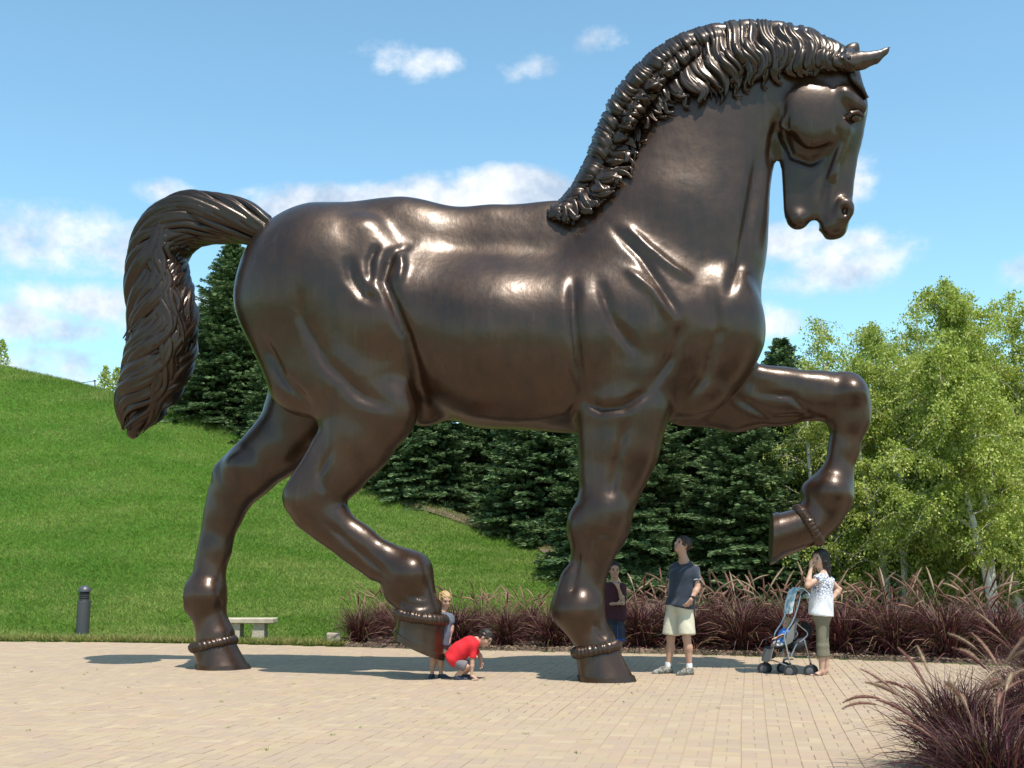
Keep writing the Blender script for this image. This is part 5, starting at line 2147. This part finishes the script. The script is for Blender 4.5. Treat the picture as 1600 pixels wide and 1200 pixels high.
# ---- blond child standing behind the lifted hind hoof
SLATE = material('slate_cotton', (0.10, 0.115, 0.15), 0.9, bump=(25, .4, .01))
OLIVEG = material('olive_grey_cotton', (0.14, 0.125, 0.10), 0.9, bump=(22, .4, .01))
o = G(682, 1062)
j = joints(o, dict(head=(695, 938, -.0), neck=(691, 956, .0), shL=(702, 963, -.0), shR=(680, 963, .02), chest=(691, 971, .0), waist=(689, 989, .0), hip=(686, 1004, .0),
                   elL=(706, 980, -.03), wrL=(703, 997, -.05), elR=(674, 981, -.02), wrR=(672, 998, -.08),
                   hpL=(691, 1008, .0), hpR=(679, 1008, .0), knL=(689, 1031, -.02), knR=(677, 1031, -.02), anL=(689, 1054, .0), anR=(675, 1054, .0), toL=(697, 1061, -.04), toR=(672, 1061, -.12)))
for q in 'LR':
    j['an' + q][2] = .07
    j['to' + q][2] = .028
kid = person('small blond child in slate shirt standing, partly hidden behind the lifted hind hoof', o, j, .66, .20, (.5, -.8, -.3), (0, 0, 1), SKIN, HAIR_BL,
             hands=(('L', (0, -.1, -1), (-1, 0, 0), .4, 1), ('R', (0, -.2, -1), (1, 0, 0), .4, -1)))
shirt(kid, j, .66, SLATE, .03, .62, 1.0, 1.16, 17, name='t_shirt')
legs(kid, j, .66, OLIVEG, .80, 1.25, seed=18, flare=.03)
for q in 'LR':
    shoe(kid, j['an' + q], j['to' + q], .72, NAVYSHOE, WHITE)

# ================================================================ STROLLER with a baby
ALU = material('stroller_metal', (0.42, 0.43, 0.45), 0.3, 0.9)
BLACKF = material('black_fabric', (0.02, 0.021, 0.024), 0.8, bump=(30, .4, .006))
GREYF = material('grey_fabric', (0.17, 0.165, 0.155), 0.9, bump=(30, .4, .006))
TYRE = material('tyre_rubber', (0.018, 0.018, 0.019), 0.75)
HUB = material('wheel_hub', (0.10, 0.10, 0.11), 0.4)
CLOTHB = material('printed_blanket', (0.30, 0.48, 0.56), 0.9, var=(14, (0.72, 0.80, 0.82), .46, .52), bump=(20, .4, .01))
so = G(1228, 1056)


def SJ(px, py, dy=0.0):
    p = P(px, py, so.y + dy)
    return p - so


st = thing('stroller', 'grey umbrella stroller with black wheels and blue cloth over its handles, facing left', 'stroller', so)
N_, F_ = -.16, .24            # near and far side offsets
wheels = [(1233, N_, -.0), (1268, N_ + .02, 0), (1196, F_, 0), (1224, F_, 0)]
wc = {}
for nme, px, dy in (('nf', 1235, N_), ('nr', 1267, N_ + .03), ('ff', 1195, F_ - .05), ('fr', 1225, F_)):
    c = SJ(px, 1046, dy)
    c.z = .078
    wc[nme] = c
    for q in (-1, 1):
        cc = c + Vector((0.006 * q, .036 * q + (.0), 0))
        mb = MB()
        mb.lathe([(.050, -.014), (.068, -.016), (.077, -.008), (.077, .008), (.068, .016), (.050, .014)], 22, cc + Vector((q * .02, 0, 0)), (0.10, 1, 0))
        wo = mb.build('wheel', TYRE, st)
        mb = MB()
        mb.lathe([(.010, -.019), (.030, -.017), (.049, -.013), (.049, .013), (.030, .017), (.010, .019)], 18, cc + Vector((q * .02, 0, 0)), (0.10, 1, 0))
        mb.build('hub', HUB, wo)
    mb = MB()
    mb.tube([c + Vector((0, -.05, 0)), c + Vector((0, .05, 0))], .008, 6)
    mb.tube([c, c + Vector((0, 0, .10))], .014, 6)
    mb.build('axle', TYRE, st)


def tube_part(name, pts, r, mat, n=8):
    mb = MB()
    pts = [np.array(p, float) for p in pts]
    sm = [cr(pts, k / 18) for k in range(19)] if len(pts) > 2 else pts
    mb.tube(sm, r, n)
    return mb.build(name, mat, st)


for dy, a, b in ((N_, 'nf', 'nr'), (F_, 'ff', 'fr')):
    sx = 0 if dy < 0 else -16
    sz = 0
    A = wc[a] + Vector((0, 0, .09))
    B = wc[b] + Vector((0, 0, .09))
    # push tube: front wheel up and back to the handle
    tube_part('push_tube', [A, SJ(1229 + sx, 1012, dy), SJ(1226 + sx, 992, dy), SJ(1238 + sx, 972, dy), SJ(1246 + sx, 950, dy), SJ(1252 + sx, 926, dy)], .0115, ALU)
    tube_part('rear_leg', [B, SJ(1260 + sx, 1012, dy), SJ(1256 + sx, 998, dy)], .0105, ALU)
    tube_part('side_frame', [SJ(1236 + sx, 1026, dy), SJ(1244 + sx, 1008, dy), SJ(1254 + sx, 1000, dy), SJ(1262 + sx, 990, dy), SJ(1252 + sx, 980, dy), SJ(1243 + sx, 972, dy)], .010, ALU)
    tube_part('armrest', [SJ(1226 + sx, 992, dy), SJ(1216 + sx, 996, dy), SJ(1212 + sx, 1006, dy)], .009, BLACKF)
    mb = MB()
    mb.tube([SJ(1251 + sx, 930, dy), SJ(1258 + sx, 925, dy), SJ(1264 + sx, 926, dy)], [.017, .018, .015], 10)
    mb.build('handle', BLACKF, st)
tube_part('cross_brace', [SJ(1240, 1030, N_), SJ(1240 - 16, 1030, F_)], .009, ALU)
tube_part('cross_brace', [SJ(1262, 1026, N_), SJ(1262 - 22, 1026, F_)], .009, ALU)
tube_part('footrest_tube', [wc['nf'] + Vector((0, 0, .05)), SJ(1206, 1032, 0), wc['ff'] + Vector((0, 0, .05))], .009, ALU)


def sheet(name, mat, rows, thick=.012, parent=None):
    """rows of points -> thick curved panel"""
    n = len(rows[0])
    R = [[Vector(p) for p in r] for r in rows]
    vs, fs = [], []
    m = len(R)
    for sgn in (0, 1):
        for i in range(m):
            for k in range(n):
                a = R[min(i + 1, m - 1)][k] - R[max(i - 1, 0)][k]
                b = R[i][min(k + 1, n - 1)] - R[i][max(k - 1, 0)]
                nn = a.cross(b)
                nn.normalize()
                vs.append(R[i][k] + nn * thick * (sgn - .5))
    o_ = m * n
    for i in range(m - 1):
        for k in range(n - 1):
            q = (i * n + k, i * n + k + 1, (i + 1) * n + k + 1, (i + 1) * n + k)
            fs.append(tuple(reversed(q)))
            fs.append(tuple(v + o_ for v in q))
    for i in range(m - 1):
        for k in (0, n - 1):
            q = (i * n + k, (i + 1) * n + k, (i + 1) * n + k + o_, i * n + k + o_)
            fs.append(q if k == 0 else tuple(reversed(q)))
    for k in range(n - 1):
        for i in (0, m - 1):
            q = (i * n + k, i * n + k + 1, i * n + k + 1 + o_, i * n + k + o_)
            fs.append(tuple(reversed(q)) if i == 0 else q)
    mb = MB()
    mb.add(vs, fs)
    return mb.build(name, mat, parent or st)


def span(px, py, sag=0.0, nn=7, na=N_ + .02, fa=F_ - .02, shift=-14):
    a = SJ(px, py, na)
    b = SJ(px + shift, py, fa)
    return [a.lerp(b, k / (nn - 1)) + Vector((0, 0, -sag * math.sin(math.pi * k / (nn - 1)))) for k in range(nn)]


sheet('backrest', GREYF, [span(1248, 966, .02), span(1244, 980, .03), span(1240, 995, .04), span(1234, 1006, .05)])
sheet('seat_fabric', BLACKF, [span(1236, 1006, .05), span(1228, 1008, .05), span(1216, 1010, .04), span(1208, 1011, .02)])
sheet('leg_panel', GREYF, [span(1209, 1011, .02), span(1206, 1022, .02), span(1204, 1032, .02)])
sheet('side_panel', GREYF, [[SJ(1247, 968, N_), SJ(1238, 978, N_), SJ(1229, 992, N_)], [SJ(1244, 984, N_ - .005), SJ(1236, 994, N_ - .01), SJ(1228, 1004, N_ - .005)], [SJ(1238, 1003, N_), SJ(1232, 1006, N_), SJ(1227, 1010, N_)]], .008)
S = SDF(tuple(SJ(1232, 1036, -.25)), tuple(SJ(1274, 985, .35)), .012)
S.cap(SJ(1246, 1008, -.10), SJ(1243, 1008, .14), .075, .075, .03)
S.cap(SJ(1254, 1005, -.10), SJ(1250, 1005, .14), .07, .07, .03)
cloth_mesh(S, 'storage_basket', BLACKF, st, 41, .008, .05)
S = SDF(tuple(SJ(1240, 1004, -.25)), tuple(SJ(1276, 968, .35)), .012)
S.ellip(SJ(1262, 986, .03), (.055, .12, .08), .03)
S.cap(SJ(1258, 972, .02), SJ(1256, 980, .05), .03, .05, .03)
bag = cloth_mesh(S, 'hanging_bag', BLACKF, st, 43, .008, .05)
# cloth draped over the handles
rows = []
for i, (px, py) in enumerate([(1266, 934), (1262, 926), (1255, 920), (1248, 919), (1243, 924), (1240, 934), (1238, 946), (1237, 957)]):
    nn = 12
    a = SJ(px, py, N_ - .02)
    b = SJ(px - 10, py, F_ + .0)
    drop = [0, .0, .0, .0, .0, .01, .02, .03][i]
    rows.append([a.lerp(b, k / (nn - 1)) + Vector((.018 * math.sin(k * 1.9 + i * .4), 0, .010 * math.sin(k * 2.3) - drop * math.sin(k * 1.3))) for k in range(nn)])
blk = sheet('draped_cloth', CLOTHB, rows, .010)
blk.parent = None
blk.location = so
tag(blk, 'pale blue and white patterned cloth draped over the stroller handles', 'cloth')
blk.name = 'draped_cloth'

# baby lying back in the stroller
PALE = material('baby_white', (0.72, 0.72, 0.74), 0.9)
BABYBLUE = material('baby_blue', (0.06, 0.22, 0.62), 0.8)
DARKF = material('dark_baby_fabric', (0.05, 0.03, 0.03), 0.9)
j = {}
for k, (px, py, dy) in dict(head=(1231, 975, .06), neck=(1230, 984, .06), shL=(1229, 988, -.01), shR=(1226, 988, .13), chest=(1227, 991, .06), waist=(1225, 999, .06), hip=(1224, 1005, .06),
                            elL=(1221, 994, -.06), wrL=(1212, 997, -.06), elR=(1230, 977, .16), wrR=(1229, 969, .16),
                            hpL=(1222, 1006, .02), hpR=(1220, 1006, .10), knL=(1211, 1008, .0), knR=(1208, 1008, .12), anL=(1209, 1024, .0), anR=(1206, 1025, .12), toL=(1204, 1028, .0), toR=(1201, 1029, .12)).items():
    p = SJ(px, py, dy)
    j[k] = np.array(p)
baby = person('baby in blue and white sitting in the stroller with one arm stretched out', so, j, .44, .155, (-.85, -.45, .1), (.25, 0, .95), SKIN, HAIR_BL, res=.007,
              hands=(('L', (-.9, -.1, -.2), (0, 0, -1), .4, 1), ('R', (.0, 0, 1), (-1, 0, 0), .4, 1)))
shirt(baby, j, .44, BABYBLUE, -.005, .5, 1.0, 1.15, 51, name='shirt', res=.008)
legs(baby, j, .44, PALE, .98, 1.2, False, 'trousers', 52)
S = SDF(np.minimum(j['anL'], j['toR']) - .1, np.maximum(j['anL'], j['anR']) + .1, .007)
for q in 'LR':
    S.cap(j['an' + q], j['to' + q], .028, .024, .02)
    S.cap(j['an' + q] + V3(0, 0, .03), j['an' + q], .026, .028, .02)
cloth_mesh(S, 'socks', DARKF, baby, 53, .002)

# ================================================================ BENCH, STONE BLOCK, BOLLARD
STONE = material('limestone', (0.36, 0.31, 0.225), 0.9, bump=(16, .9, .012), var=(6, (0.47, 0.41, 0.31), .35, .65))
bo = GR(398, 1004)
bn = thing('stone_bench', 'plain pale limestone bench with thick slab on two tapered blocks, on the lawn edge', 'bench', bo)
mb = MB()
l_, r_ = P(352, 968, bo.y) - bo, P(430.5, 968, bo.y) - bo
zt = (P(400, 965.5, bo.y) - bo).z
mb.box(((l_.x + r_.x) / 2, 0, zt - .045), (r_.x - l_.x, .42, .09), None, .012)
mb.build('seat', STONE, bn)
for px in (366, 404):
    c = P(px, 1000, bo.y) - bo
    mb = MB()
    dx = -1 if px < 380 else 1
    h_ = zt - .09
    pts = []
    for z, w0, w1, hy in ((0 - .05, -.11, .13, .17), (h_ - .003, -.07, .13, .15)):
        pts.append([Vector((c.x + w0, -hy, z)), Vector((c.x + w1, -hy, z)), Vector((c.x + w1, hy, z)), Vector((c.x + w0, hy, z))])
    mb.rings(pts)
    mb.build('leg', STONE, bn)
so2 = G(519, 1011)
so2.y += .10
sb = thing('stone_block', 'small rough pale stone block at the left end of the grass bed', 'stone', so2 + Vector((0, 0, .0)))
mb = MB()
mb.box((0, 0, .115), (.235, .20, .25), Matrix.Rotation(.2, 3, 'Z'), .02)
mb.build('block', STONE, sb)

BOLL = material('bollard_paint', (0.085, 0.085, 0.09), 0.42, 0.35, bump=(50, .15, .002))
DK = material('louvre_dark', (0.02, 0.02, 0.022), 0.6)
p = GR(128.5, 992.5)
bl_ = thing('bollard_light', 'dark grey cylindrical bollard light with louvres and domed cap on the lawn edge', 'bollard', p)
k_ = (P(128, 914.5, p.y) - p).z
R_ = .125
mb = MB()
mb.lathe([(R_, -.1), (R_, k_ - .30), (R_ - .008, k_ - .292)], 28)
mb.build('post', BOLL, bl_)
mb = MB()
mb.lathe([(R_ * .72, k_ - .292), (R_ * .72, k_ - .118)], 20)
mb.build('lamp_core', DK, bl_)
for i in range(4):
    z = k_ - .285 + i * .040
    mb = MB()
    mb.lathe([(R_ * .70, z + .020), (R_ * .90, z + .006), (R_ * .92, z + .012), (R_ * .72, z + .030)], 24)
    mb.build('louvre', BOLL, bl_)
mb = MB()
prof = [(R_ * .9, k_ - .125), (R_ * 1.02, k_ - .12)]
for i in range(1, 9):
    a = math.pi / 2 * i / 8
    prof.append((max(.004, R_ * 1.02 * math.cos(a)), k_ - .12 + .12 * math.sin(a)))
mb.lathe(prof, 28)
mb.build('cap', BOLL, bl_)
